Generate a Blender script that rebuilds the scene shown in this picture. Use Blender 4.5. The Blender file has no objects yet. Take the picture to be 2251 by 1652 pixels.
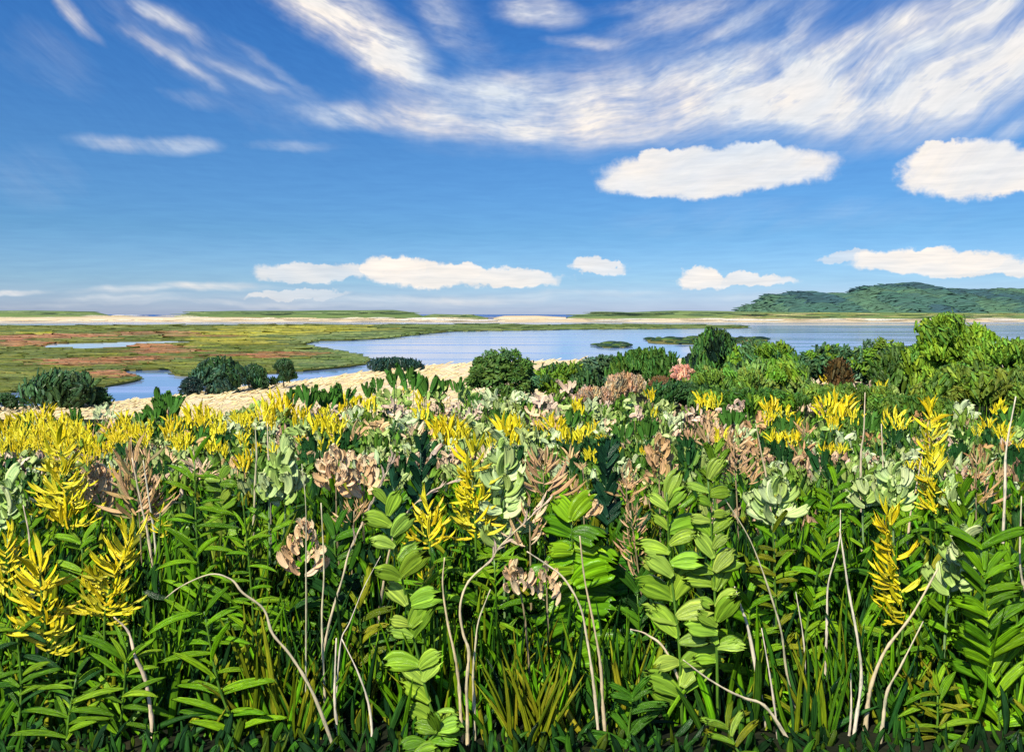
import bpy, math, random
import numpy as np
from mathutils import Vector, Matrix, noise as mnoise
from mathutils.geometry import tessellate_polygon

random.seed(7)
rng = np.random.default_rng(7)
SC = bpy.context.scene
COL = SC.collection

# ------------------------------------------------------------------ camera
CAM_H = 10.0            # eye height above the bay
F = 796.0               # focal length in pixels of a 1024 px wide frame (28 mm)
HOR = 314.0             # row of the horizon
K = 0.4549              # survey sheet units -> pixels
cam = bpy.data.cameras.new('camera')
cam.lens = 28.0
cam.sensor_width = 36.0
cam.shift_y = -(375.5 - HOR) / 1024.0
cam.clip_start = 0.1
cam.clip_end = 90000.0
co = bpy.data.objects.new('camera', cam)
co.location = (0, 0, CAM_H)
co.rotation_euler = (math.radians(90), 0, 0)
COL.objects.link(co)
SC.camera = co

# ------------------------------------------------------------------ view
SC.render.engine = 'CYCLES'
SC.view_settings.view_transform = 'Standard'
SC.view_settings.look = 'None'
SC.view_settings.gamma = 1.0
SC.view_settings.exposure = 0.35
SC.view_settings.use_curve_mapping = False
SC.cycles.max_bounces = 5
SC.cycles.diffuse_bounces = 2
SC.cycles.glossy_bounces = 3

# ------------------------------------------------------------------ sun
SUN_EL = math.radians(47)
SUN_AZ = math.radians(-148)      # compass angle of the sun measured from +Y towards +X
sun_dir = Vector((math.sin(SUN_AZ) * math.cos(SUN_EL), math.cos(SUN_AZ) * math.cos(SUN_EL), math.sin(SUN_EL)))
sl = bpy.data.lights.new('sun', 'SUN')
sl.energy = 5.0
sl.angle = math.radians(0.5)
sl.color = (1.0, 0.93, 0.79)
so = bpy.data.objects.new('sun', sl)
so.rotation_euler = (-sun_dir).to_track_quat('-Z', 'Y').to_euler()
so.location = (0, 0, 60)
COL.objects.link(so)

# ------------------------------------------------------------------ sky
world = bpy.data.worlds.new('World')
SC.world = world
world.use_nodes = True


class NT:
    """small helper round a node tree"""
    def __init__(s, tree):
        s.t = tree
        for n in list(tree.nodes):
            tree.nodes.remove(n)

    def n(s, typ, **kw):
        nd = s.t.nodes.new(typ)
        for k, v in kw.items():
            setattr(nd, k, v)
        return nd

    def put(s, sock, v):
        if isinstance(v, bpy.types.NodeSocket):
            s.t.links.new(v, sock)
        elif v is not None:
            if isinstance(v, (tuple, list)) and sock.type == 'RGBA' and len(v) == 3:
                v = (*v, 1)
            sock.default_value = v

    def m(s, op, a, b=None, c=None, clamp=False):
        nd = s.n('ShaderNodeMath', operation=op, use_clamp=clamp)
        s.put(nd.inputs[0], a)
        if b is not None: s.put(nd.inputs[1], b)
        if c is not None: s.put(nd.inputs[2], c)
        return nd.outputs[0]

    def vm(s, op, a, b=None, out=0):
        nd = s.n('ShaderNodeVectorMath', operation=op)
        s.put(nd.inputs[0], a)
        if b is not None: s.put(nd.inputs[1], b)
        return nd.outputs[out]

    def mapr(s, v, a, b, c=0.0, d=1.0, kind='LINEAR'):
        nd = s.n('ShaderNodeMapRange', interpolation_type=kind)
        s.put(nd.inputs['Value'], v)
        for k, x in (('From Min', a), ('From Max', b), ('To Min', c), ('To Max', d)):
            nd.inputs[k].default_value = x
        return nd.outputs['Result']

    def xyz(s, x, y, z):
        nd = s.n('ShaderNodeCombineXYZ')
        s.put(nd.inputs[0], x); s.put(nd.inputs[1], y); s.put(nd.inputs[2], z)
        return nd.outputs[0]

    def sep(s, v):
        nd = s.n('ShaderNodeSeparateXYZ')
        s.put(nd.inputs[0], v)
        return nd.outputs

    def noise(s, v, scale=1.0, detail=3.0, rough=0.55, dist=0.0, col=False):
        nd = s.n('ShaderNodeTexNoise')
        s.put(nd.inputs['Vector'], v)
        nd.inputs['Scale'].default_value = scale
        nd.inputs['Detail'].default_value = detail
        nd.inputs['Roughness'].default_value = rough
        nd.inputs['Distortion'].default_value = dist
        return nd.outputs[1 if col else 0]

    def mix(s, f, a, b, blend='MIX'):
        nd = s.n('ShaderNodeMix', data_type='RGBA', blend_type=blend)
        s.put(nd.inputs[0], f)
        s.put(nd.inputs[6], a)
        s.put(nd.inputs[7], b)
        return nd.outputs[2]

    def ramp(s, f, stops):
        nd = s.n('ShaderNodeValToRGB')
        s.put(nd.inputs[0], f)
        cr = nd.color_ramp
        while len(cr.elements) < len(stops):
            cr.elements.new(0.5)
        for e, (p, c) in zip(cr.elements, stops):
            e.position = p
            e.color = (*c, 1) if len(c) == 3 else c
        return nd.outputs[0]


w = NT(world.node_tree)
sky = w.n('ShaderNodeTexSky', sky_type='NISHITA', sun_disc=False)
sky.sun_elevation = SUN_EL
sky.sun_rotation = SUN_AZ
sky.altitude = 20
sky.air_density = 1.0
sky.dust_density = 0.6
sky.ozone_density = 4.0
gen = w.n('ShaderNodeTexCoord').outputs['Generated']
gx, gy, gz = w.sep(gen)
hyp = w.m('SQRT', w.m('ADD', w.m('MULTIPLY', gx, gx), w.m('MULTIPLY', gy, gy)))
az = w.m('ARCTAN2', gx, gy)
el = w.m('DIVIDE', gz, w.m('MAXIMUM', hyp, 0.02))
elc = w.m('MINIMUM', w.m('MAXIMUM', el, -0.05), 4.0)
base_uv = w.xyz(az, elc, 0.0)
# slow waviness of the air, then brush-fine filaments that follow wide arcs
warp = w.vm('SUBTRACT', w.noise(base_uv, 5.0, 3, 0.55, col=True), (0.5, 0.5, 0.5))
warp2 = w.vm('SUBTRACT', w.noise(base_uv, 26.0, 3, 0.6, col=True), (0.5, 0.5, 0.5))
uvw = w.vm('ADD', base_uv, w.vm('MULTIPLY', warp, (0.10, 0.035, 0)))
uvw = w.vm('ADD', uvw, w.vm('MULTIPLY', warp2, (0.030, 0.010, 0)))
cx, cy, _ = w.sep(w.vm('SUBTRACT', w.vm('ADD', base_uv, w.vm('MULTIPLY', warp, (0.09, 0.05, 0))), (0.02, 0.86, 0)))
rad = w.m('SQRT', w.m('ADD', w.m('MULTIPLY', cx, cx), w.m('MULTIPLY', cy, cy)))
ang = w.m('ARCTAN2', cx, w.m('MULTIPLY', cy, -1.0))
fil = w.noise(w.xyz(w.m('MULTIPLY', rad, 54.0), w.m('MULTIPLY', ang, 7.0), 0.0), 1.0, 4, 0.62)
hor = w.mapr(el, 0.10, 0.34)
f_pol = w.xyz(w.m('MULTIPLY', rad, 170.0), w.m('MULTIPLY', ang, 26.0), 3.0)
ex, ey, _ = w.sep(w.vm('ADD', base_uv, w.vm('MULTIPLY', warp, (0.02, 0.02, 0))))
f_hor = w.xyz(w.m('MULTIPLY', ey, 190.0), w.m('MULTIPLY', ex, 16.0), 3.0)
fil2 = w.mix(hor, w.noise(f_hor, 1.0, 2, 0.6), w.noise(f_pol, 1.0, 2, 0.6))
big = w.noise(w.xyz(w.m('MULTIPLY', rad, 9.0), w.m('MULTIPLY', ang, 3.0), 7.0), 1.0, 3, 0.55)


def blob(vec, cxp, cyp, rx, ry, deg, inner, outer):
    a = math.atan((cxp - 1125.5) / 1750.0)
    ca = math.cos(a)
    mp = w.n('ShaderNodeMapping', vector_type='TEXTURE')
    w.put(mp.inputs['Vector'], vec)
    mp.inputs['Location'].default_value = (a, (690 - cyp) / 1750.0 * ca, 0)
    mp.inputs['Rotation'].default_value = (0, 0, math.radians(deg))
    mp.inputs['Scale'].default_value = (rx / 1750.0 * ca * ca, ry / 1750.0 * ca, 1)
    ln = w.vm('LENGTH', mp.outputs[0], out=1)
    return w.mapr(ln, inner, outer, 1.0, 0.0, 'SMOOTHERSTEP')


WISPS = [  # x, y, half length, half width, tilt, weight
    (770, 55, 170, 50, -42, 1.05), (860, 118, 95, 40, -32, 1.1), (680, 0, 110, 50, -38, 0.8), (960, 40, 90, 30, -55, 0.35),
    (1180, 26, 85, 22, -10, 0.95), (1285, 90, 80, 9, -4, 0.5), (1500, 22, 150, 22, 14, 0.45), (1400, 10, 120, 12, 5, 0.35), (1620, 45, 170, 14, 24, 0.35),
    (1120, 190, 190, 26, 4, 0.62), (1180, 250, 290, 40, -4, 0.62), (1420, 205, 190, 44, 4, 0.75),
    (1650, 215, 240, 46, 7, 1.0), (1850, 195, 220, 40, 16, 0.95), (2120, 175, 240, 66, 16, 1.2), (2240, 130, 150, 50, 14, 1.1),
    (1960, 240, 260, 26, 2, 0.8), (1620, 135, 200, 26, 12, 0.75), (1765, 60, 100, 26, 62, 0.55), (1830, 112, 200, 18, 24, 0.75),
    (1990, 58, 220, 20, 20, 0.8), (2150, 15, 150, 22, 22, 0.8), (2080, 78, 190, 18, 20, 0.7), (1480, 158, 130, 18, 16, 0.5),
    (180, 32, 90, 15, -48, 0.62), (395, 52, 85, 13, -30, 0.75), (410, 140, 100, 10, -32, 0.62), (540, 175, 130, 9, -22, 0.30),
    (610, 170, 120, 9, -38, 0.25), (240, 318, 100, 12, 0, 0.62), (400, 318, 85, 13, 4, 0.85), (420, 222, 70, 13, -8, 0.25),
    (740, 262, 100, 17, -2, 0.95), (980, 275, 220, 26, -4, 0.72), (1240, 295, 220, 20, -2, 0.5), (640, 322, 80, 8, -2, 0.42),
    (900, 165, 130, 9, -10, 0.45), (2240, 285, 80, 12, 25, 0.5), (120, 140, 130, 50, -35, 0.12), (60, 380, 150, 50, 0, 0.10),
]
VEIL = [(1450, 300, 640, 60, 2, 0.22), (2050, 285, 380, 60, 4, 0.25), (1250, 230, 560, 120, 0, 0.34), (1900, 160, 520, 170, 14, 0.42), (1550, 60, 420, 90, 10, 0.26), (480, 150, 420, 90, -32, 0.16), (1000, 50, 200, 80, -45, 0.22), (1700, 480, 600, 60, 0, 0.10),
        (400, 634, 230, 13, 2, 0.8), (290, 655, 160, 10, 0, 0.55), (40, 634, 100, 8, 0, 0.9), (900, 656, 420, 12, 0, 0.55), (1800, 655, 380, 14, 0, 0.4), (1250, 645, 300, 10, 0, 0.35), (560, 668, 600, 8, 0, 0.4)]
CUMULI = [
    (1575, 375, 262, 56, 1, 1.0), (1480, 385, 170, 42, 6, 1.0), (2125, 372, 165, 62, 0, 1.0), (2215, 385, 140, 44, -4, 1.0),
    (2040, 572, 190, 30, 0, 0.96), (2130, 584, 170, 20, 0, 0.85), (1880, 566, 95, 12, 2, 0.55), (1545, 610, 66, 25, 0, 1.0), (1640, 614, 120, 15, -2, 0.88),
    (1310, 585, 64, 19, 0, 0.97), (868, 590, 66, 34, 0, 0.95), (940, 600, 130, 32, -2, 0.92), (1110, 610, 130, 24, -1, 0.85), (700, 601, 132, 24, 0, 0.72),
    (655, 648, 120, 10, 1, 0.6), (862, 576, 34, 20, 0, 1.0), (900, 582, 40, 18, 0, 1.0), (826, 592, 38, 16, 0, 1.0), (1010, 590, 60, 16, 0, 0.9), (1330, 577, 26, 14, 0, 1.0), (1290, 582, 26, 13, 0, 1.0),
    (1528, 602, 34, 16, 0, 1.0), (1575, 606, 40, 14, 0, 1.0), (2030, 560, 70, 18, 0, 1.0), (2110, 566, 80, 16, 0, 0.95), (1660, 345, 90, 30, 0, 1.0), (1480, 352, 90, 24, 0, 1.0), (2080, 340, 70, 30, 0, 1.0),
]
acc, cnt, vec = None, 0, uvw
for (a_, b_, c_, d_, e_, f_) in WISPS:
    v = w.m('MULTIPLY', blob(vec, a_, b_, c_ * 1.15, d_ * 1.75, e_, 0.0, 1.35), f_)
    acc = v if acc is None else w.m('ADD', acc, v)
    cnt += 1
    if cnt % 6 == 0: vec = w.vm('ADD', uvw, w.xyz(w.m('MULTIPLY', acc, 1e-6), 0.0, 0.0))   # keeps the node stack short
for (a_, b_, c_, d_, e_, f_) in VEIL:
    acc = w.m('ADD', acc, w.m('MULTIPLY', blob(vec, a_, b_, c_, d_, e_, 0.0, 1.25), f_))
    cnt += 1
    if cnt % 6 == 0: vec = w.vm('ADD', uvw, w.xyz(w.m('MULTIPLY', acc, 1e-6), 0.0, 0.0))
# beyond the mapped part of the sky the same thin cirrus goes on
outside = w.m('MAXIMUM', w.mapr(el, 0.42, 0.62), w.mapr(w.m('ABSOLUTE', az), 0.64, 0.8))
acc = w.m('ADD', acc, w.m('MULTIPLY', outside, w.mapr(big, 0.42, 0.72, 0.0, 0.9)))
streak = w.m('ADD', w.m('MULTIPLY', w.mapr(fil, 0.30, 0.68, 0.38, 1.16), w.mapr(w.noise(base_uv, 13.0, 4, 0.6), 0.34, 0.6, 0.62, 1.12)), w.mapr(fil2, 0.3, 0.7, -0.07, 0.07))
wisp = w.m('MULTIPLY', acc, streak)
wisp = w.mapr(wisp, 0.02, 1.25, 0.0, 0.97)
lump = w.vm('ADD', base_uv, w.vm('MULTIPLY', w.vm('SUBTRACT', w.noise(base_uv, 34.0, 4, 0.6, col=True), (0.5, 0.5, 0.5)), (0.055, 0.030, 0)))
lump = w.vm('ADD', lump, w.vm('MULTIPLY', warp, (0.03, 0.012, 0)))
lump0 = w.vm('ADD', lump, w.xyz(w.m('MULTIPLY', wisp, 1e-6), 0.0, 0.0))
cum, cnt, vec = None, 0, lump0
for (a_, b_, c_, d_, e_, f_) in CUMULI:
    v = w.m('MULTIPLY', blob(vec, a_, b_, c_, d_, e_, 0.78, 1.12), f_)
    cum = v if cum is None else w.m('MAXIMUM', cum, v)
    cnt += 1
    if cnt % 6 == 0: vec = w.vm('ADD', lump0, w.xyz(w.m('MULTIPLY', cum, 1e-6), 0.0, 0.0))
cum = w.m('MULTIPLY', cum, w.mapr(fil, 0.25, 0.6, 0.86, 1.0))
cover = w.m('MAXIMUM', wisp, cum, clamp=True)
# clear-air colour: the Nishita sky, deepened with height as in the photograph
grade = w.ramp(w.mapr(el, 0.0, 0.5), [(0.0, (0.78, 0.90, 1.40)), (0.08, (0.52, 0.74, 1.08)), (0.20, (0.36, 0.62, 0.88)), (0.40, (0.34, 0.64, 0.92)), (0.66, (0.27, 0.64, 1.02)), (1.0, (0.20, 0.56, 1.06))])
clear = w.mix(1.0, sky.outputs[0], grade, 'MULTIPLY')
clear = w.mix(1.0, clear, w.mix(w.mapr(fil2, 0.3, 0.7), (0.94, 0.95, 0.97), (1.06, 1.05, 1.03)), 'MULTIPLY')
warmth = w.mapr(big, 0.38, 0.62)
ccol = w.mix(warmth, (6.1, 6.5, 7.0), (8.1, 7.4, 6.7))
ccol = w.mix(1.0, ccol, w.mix(w.mapr(fil2, 0.32, 0.66), (0.90, 0.92, 0.94), (1.06, 1.055, 1.05)), 'MULTIPLY')
full = w.mix(cover, clear, ccol)
bg = w.n('ShaderNodeBackground')
w.put(bg.inputs[0], full)
bg.inputs[1].default_value = 0.1
wo = w.n('ShaderNodeOutputWorld')
w.t.links.new(bg.outputs[0], wo.inputs[0])
world.cycles.sampling_method = 'MANUAL'
world.cycles.sample_map_resolution = 512

# ------------------------------------------------------------------ materials
def paint(name, rough=0.34, us=9.0, vs=1.1, bump=0.55, bdist=0.004, lo=0.50, hi=1.55, warm=0.5, spec=0.5, trans=0.0):
    """fleshy streaked surface: the colour of the object (or of each blade) broken into long streaks, with fine ribs along its length"""
    m = bpy.data.materials.new(name)
    m.use_nodes = True
    t = NT(m.node_tree)
    oi = t.n('ShaderNodeObjectInfo')
    tint = t.n('ShaderNodeAttribute', attribute_name='tint').outputs['Color']
    seed = t.n('ShaderNodeAttribute', attribute_name='seed').outputs['Fac']
    uv = t.n('ShaderNodeUVMap').outputs[0]
    u, v, _ = t.sep(uv)
    sd = t.m('ADD', t.m('MULTIPLY', seed, 53.0), t.m('MULTIPLY', oi.outputs['Random'], 91.0))
    n1 = t.noise(t.xyz(t.m('MULTIPLY', u, us), t.m('MULTIPLY', v, vs), sd), 1.0, 3, 0.6)
    n2 = t.noise(t.xyz(t.m('MULTIPLY', u, us * 2.6), t.m('MULTIPLY', v, vs * 1.4), sd), 1.0, 2, 0.6)
    base = t.mix(1.0, oi.outputs['Color'], tint, 'MULTIPLY')
    dark = t.mix(1.0, base, (lo * 0.85, lo, lo * 1.05), 'MULTIPLY')
    light = t.mix(1.0, base, (hi * (1 + 0.16 * warm), hi, hi * (1 - 0.25 * warm)), 'MULTIPLY')
    c = t.mix(t.mapr(n1, 0.34, 0.48), dark, base)
    c = t.mix(t.mapr(n1, 0.54, 0.66), c, light)
    b = t.n('ShaderNodeBump')
    b.inputs['Strength'].default_value = bump
    b.inputs['Distance'].default_value = bdist
    t.put(b.inputs['Height'], t.m('ADD', t.m('MULTIPLY', n2, 0.7), t.m('MULTIPLY', n1, 0.6)))
    p = t.n('ShaderNodeBsdfPrincipled')
    t.put(p.inputs['Base Color'], c)
    p.inputs['Roughness'].default_value = rough
    p.inputs['Specular IOR Level'].default_value = spec
    if trans:
        p.inputs['Subsurface Weight'].default_value = trans
        p.inputs['Subsurface Radius'].default_value = (0.01, 0.01, 0.004)
    t.put(p.inputs['Normal'], b.outputs[0])
    o = t.n('ShaderNodeOutputMaterial')
    t.t.links.new(p.outputs[0], o.inputs[0])
    return m


M = {
    'leaf': paint('leaf_green', rough=0.22, us=10, lo=0.45, hi=1.65, bump=0.9, spec=0.15),
    'petal': paint('goldenrod_petal', rough=0.33, us=7, lo=0.74, hi=1.12, warm=0.0, bump=0.8),
    'tan': paint('dry_flower', rough=0.36, us=8, spec=0.16, bump=0.8, lo=0.62, hi=1.32, warm=0.2),
    'sage': paint('sage_leaf', rough=0.30, us=8, lo=0.55, hi=1.35, warm=0.2, spec=0.16, bump=0.8),
    'stem': paint('stem', rough=0.36, us=4, vs=2.0, lo=0.62, hi=1.3),
    'straw': paint('straw', rough=0.45, us=3, vs=3.0, lo=0.62, hi=1.2, warm=0.1, bdist=0.002),
    'blade': paint('grass_blade', rough=0.24, us=7, lo=0.36, hi=1.6, spec=0.10),
    'crown': paint('shrub_leaf', rough=0.27, us=8, lo=0.45, hi=1.6, bdist=0.02, spec=0.15),
    'far': paint('far_foliage', rough=0.85, us=7, lo=0.78, hi=1.25, bdist=0.15, spec=0.3),
    'marsh': paint('marsh_grass', rough=0.55, us=4, vs=2.0, lo=0.6, hi=1.45, bdist=0.08, spec=0.3),
    'dune': paint('dune_grass', rough=0.7, us=4, vs=1.0, lo=0.82, hi=1.15, warm=0.4, bdist=0.01, spec=0.1),
    'bark': paint('bark', rough=0.8, us=4, vs=4, lo=0.5, hi=1.4, spec=0.2),
}


def ground_mat(name, cols, s1, s2, rough=0.8, stretch=(1, 1, 1), bump=0.4, bd=0.05):
    m = bpy.data.materials.new(name)
    m.use_nodes = True
    t = NT(m.node_tree)
    pos = t.n('ShaderNodeTexCoord').outputs['Object']
    ps = t.vm('MULTIPLY', pos, stretch)
    n1 = t.noise(ps, s1, 4, 0.6, 0.3)
    n2 = t.noise(ps, s2, 4, 0.6)
    c = t.ramp(t.m('ADD', t.m('MULTIPLY', n1, 0.65), t.m('MULTIPLY', n2, 0.35)), [(0.32 + 0.36 * i / (len(cols) - 1), c) for i, c in enumerate(cols)])
    b = t.n('ShaderNodeBump')
    b.inputs['Strength'].default_value = bump
    b.inputs['Distance'].default_value = bd
    t.put(b.inputs['Height'], n2)
    p = t.n('ShaderNodeBsdfPrincipled')
    t.put(p.inputs['Base Color'], c)
    p.inputs['Roughness'].default_value = rough
    p.inputs['Specular IOR Level'].default_value = 0.08
    t.put(p.inputs['Normal'], b.outputs[0])
    o = t.n('ShaderNodeOutputMaterial')
    t.t.links.new(p.outputs[0], o.inputs[0])
    return m


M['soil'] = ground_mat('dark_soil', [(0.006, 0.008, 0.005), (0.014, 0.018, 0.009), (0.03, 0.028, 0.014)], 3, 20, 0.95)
M['sand'] = ground_mat('pale_sand', [(0.56, 0.43, 0.24), (0.68, 0.54, 0.33), (0.78, 0.65, 0.44)], 0.15, 1.2, 0.85, (1, 0.45, 1), 0.5, 0.3)
M['farsand'] = ground_mat('far_sand', [(0.44, 0.34, 0.19), (0.54, 0.44, 0.28), (0.60, 0.53, 0.40)], 0.01, 0.08, 0.85, (0.35, 3, 3), 0.5, 0.5)
M['marshsoil'] = ground_mat('marsh_ground', [(0.07, 0.075, 0.015), (0.13, 0.14, 0.03), (0.20, 0.16, 0.05)], 0.02, 0.15, 0.8, (0.3, 1.4, 1), 0.5, 0.3)
M['dunegreen'] = ground_mat('dune_green', [(0.07, 0.12, 0.045), (0.12, 0.18, 0.06), (0.20, 0.24, 0.09)], 0.006, 0.05, 0.8, (0.4, 2, 3), 0.7, 3.0)
M['hill'] = ground_mat('wooded_hill', [(0.018, 0.05, 0.042), (0.03, 0.075, 0.05), (0.05, 0.10, 0.055)], 0.006, 0.05, 0.8, (0.6, 1, 2), 0.7, 3.0)


def water_mat(name, deep, pale_streak, rough, sx, sy, bump, bd):
    m = bpy.data.materials.new(name)
    m.use_nodes = True
    t = NT(m.node_tree)
    pos = t.n('ShaderNodeTexCoord').outputs['Object']
    ps = t.vm('MULTIPLY', pos, (sx, sy, 1))
    n1 = t.noise(ps, 1.0, 4, 0.62)
    n0 = t.noise(t.vm('MULTIPLY', pos, (sx * 0.25, sy * 0.5, 1)), 1.0, 4, 0.65)
    b = t.n('ShaderNodeBump')
    b.inputs['Strength'].default_value = bump
    b.inputs['Distance'].default_value = bd
    t.put(b.inputs['Height'], n1)
    p = t.n('ShaderNodeBsdfPrincipled')
    t.put(p.inputs['Base Color'], t.mix(t.mapr(n0, 0.4, 0.62), deep, pale_streak))  # paler streaks mixed into the base colour imitate reflected clouds
    p.inputs['IOR'].default_value = 1.33
    t.put(p.inputs['Roughness'], t.mapr(n0, 0.53, 0.64, rough, rough * 6.0))
    t.put(p.inputs['Normal'], b.outputs[0])
    o = t.n('ShaderNodeOutputMaterial')
    t.t.links.new(p.outputs[0], o.inputs[0])
    return m


M['bay'] = water_mat('bay_water', (0.13, 0.21, 0.42), (0.26, 0.36, 0.58), 0.09, 0.012, 0.12, 0.10, 0.05)
M['ocean'] = water_mat('ocean_water', (0.03, 0.08, 0.26), (0.05, 0.14, 0.34), 0.35, 0.002, 0.02, 0.6, 0.6)
M['pond'] = water_mat('marsh_pool_water', (0.50, 0.58, 0.72), (0.62, 0.70, 0.80), 0.02, 0.02, 0.2, 0.2, 0.06)


# ------------------------------------------------------------------ places
def W(x, y, d):
    """survey sheet (x, y) at distance d -> a place in the world"""
    return Vector(((x * K - 512) / F * d, d, CAM_H - (y * K - HOR) / F * d))


EX = [-60, -30, -9, -4, -1.4, 2.8, 21, 60, 120]
EY = [12, 11.5, 14.3, 15.8, 18.5, 27, 37, 50, 60]


def y_edge(x):
    return float(np.interp(x, EX, EY))


def plateau(y):
    return CAM_H - 1.67 - 0.04 * (y - 3.3)


def ground(x, y):
    e = y_edge(x)
    if y <= e:
        return plateau(y)
    t = min((y - e) / 12.0, 1.0)
    t = t * t * (3 - 2 * t)
    return plateau(e) * (1 - t) + 0.9 * t


def norm(v):
    return v / max(1e-9, np.linalg.norm(v))


# ------------------------------------------------------------------ strokes
class Batch:
    def __init__(s):
        s.v, s.f, s.uv, s.tint, s.seed, s.n = [], [], [], [], [], 0

    def add(s, v, f, uv, tint=(1, 1, 1), seed=None):
        s.v.append(v)
        s.f += [tuple(i + s.n for i in q) for q in f]
        s.uv.append(uv)
        s.tint.append(np.tile(np.array([*tint, 1.0]), (len(v), 1)))
        s.seed.append(np.full(len(v), random.random() if seed is None else seed))
        s.n += len(v)

    def mesh(s, name, mat, smooth=True):
        me = bpy.data.meshes.new(name)
        V = np.concatenate(s.v)
        me.from_pydata(V.tolist(), [], s.f)
        UV = np.concatenate(s.uv)
        li = np.empty(len(me.loops), dtype=np.int32)
        me.loops.foreach_get('vertex_index', li)
        ul = me.uv_layers.new(name='UVMap')
        ul.data.foreach_set('uv', UV[li].astype(np.float32).ravel())
        a = me.attributes.new('tint', 'FLOAT_COLOR', 'POINT')
        a.data.foreach_set('color', np.concatenate(s.tint).astype(np.float32).ravel())
        a = me.attributes.new('seed', 'FLOAT', 'POINT')
        a.data.foreach_set('value', np.concatenate(s.seed).astype(np.float32))
        if smooth:
            me.polygons.foreach_set('use_smooth', np.ones(len(me.polygons), dtype=bool))
        me.materials.append(mat)
        me.update()
        return me


_topo = {}


def topo(n, m):
    if (n, m) not in _topo:
        f = []
        for k in range(n - 1):
            for j in range(m - 1):
                a = k * m + j
                f.append((a, a + 1, a + m + 1, a + m))
            f.append((k * m, (k + 1) * m, (k + 1) * m + m - 1, k * m + m - 1))
        f.append(tuple(range(m)))
        f.append(tuple((n - 1) * m + j for j in reversed(range(m))))
        _topo[(n, m)] = f
    return _topo[(n, m)]


PROF = {
    'leaf': lambda s: np.sin(np.pi * np.clip(s * 0.93 + 0.035, 0, 1)) ** 0.62,
    'dab': lambda s: (0.42 + 0.58 * np.minimum(1, s * 2.4) ** 0.7) * np.clip((1.12 - s) * 5, 0, 1) ** 0.6,
    'round': lambda s: (0.30 + 0.70 * np.minimum(1, s * 2.1) ** 0.8) * np.clip((1.10 - s) * 3.2, 0, 1) ** 0.6,
    'petal': lambda s: (0.55 + 0.45 * np.sin(np.pi * s * 0.75)) * np.clip((1.03 - s) * 3.2, 0, 1) ** 0.7,
    'blade': lambda s: np.clip(1.02 - s, 0, 1) ** 0.55 * (0.7 + 0.3 * np.minimum(1, s * 4)),
    'wedge': lambda s: 0.25 + 0.75 * np.clip(s * 1.3, 0, 1) ** 0.8 * np.clip((1.05 - s) * 6, 0, 1),
}


def stroke(B, p0, d, nrm, L, w, side=0.0, up=0.0, prof='leaf', th=None, n=7, m=6, jag=0.1, ridge=0.35, tint=(1, 1, 1), seed=None):
    """one thick tapering blade with ribs along it; root p0, heading d, facing nrm, bending to its side and out of its face"""
    d = norm(np.asarray(d, float)); nrm = np.asarray(nrm, float)
    nrm = norm(nrm - nrm.dot(d) * d); sd = np.cross(d, nrm)
    s = np.linspace(0, 1, n)
    a, b = side * s, up * s
    ca, sa, cb, sb = np.cos(a), np.sin(a), np.cos(b), np.sin(b)
    T = (d * ca[:, None] + sd * sa[:, None]) * cb[:, None] + nrm * sb[:, None]
    S = sd * ca[:, None] - d * sa[:, None]
    N = np.cross(S, T)
    P = np.zeros((n, 3))
    P[1:] = np.cumsum((T[:-1] + T[1:]) * 0.5 * L / (n - 1), axis=0)
    P += np.asarray(p0, float)
    hw = PROF[prof](s) * w * 0.5
    if th is None: th = w * 0.065
    u = np.linspace(-1, 1, m)
    rd = rng.uniform(-1, 1, m) * ridge
    h = 0.75 + 0.25 * (1 - u * u) + rd * 1.5
    if m > 4: h[1] += 0.35; h[-2] += 0.25
    h[0] = h[-1] = 0.0
    jg = rng.uniform(-1, 0.6, m) * jag
    pile = 1 + 0.5 * s ** 6
    X = P[:, None, :] + S[:, None, :] * (hw[:, None] * u[None, :])[:, :, None] + N[:, None, :] * (th * pile[:, None] * h[None, :] * np.minimum(1, hw / (w * 0.2) + 1e-3)[:, None])[:, :, None]
    X = X + T[:, None, :] * (L * jg[None, :] * (s ** 4)[:, None])[:, :, None]
    uv = np.empty((n, m, 2))
    uv[:, :, 0] = (u[None, :] + 1) * 0.5
    uv[:, :, 1] = (s * L / max(w, 1e-6) * 0.35)[:, None]
    B.add(X.reshape(-1, 3), topo(n, m), uv.reshape(-1, 2), tint, seed)


def smooth_path(pts, per=5):
    pts = [Vector(p) for p in pts]
    if len(pts) < 3:
        return [pts[0].lerp(pts[-1], i / per) for i in range(per + 1)]
    q = [pts[0] * 2 - pts[1]] + pts + [pts[-1] * 2 - pts[-2]]
    out = []
    for i in range(1, len(q) - 2):
        for j in range(per):
            t = j / per
            a, b, c, d = q[i - 1], q[i], q[i + 1], q[i + 2]
            out.append(0.5 * ((2 * b) + (c - a) * t + (2 * a - 5 * b + 4 * c - d) * t * t + (3 * b - a - 3 * c + d) * t ** 3))
    out.append(pts[-1])
    return out


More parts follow.
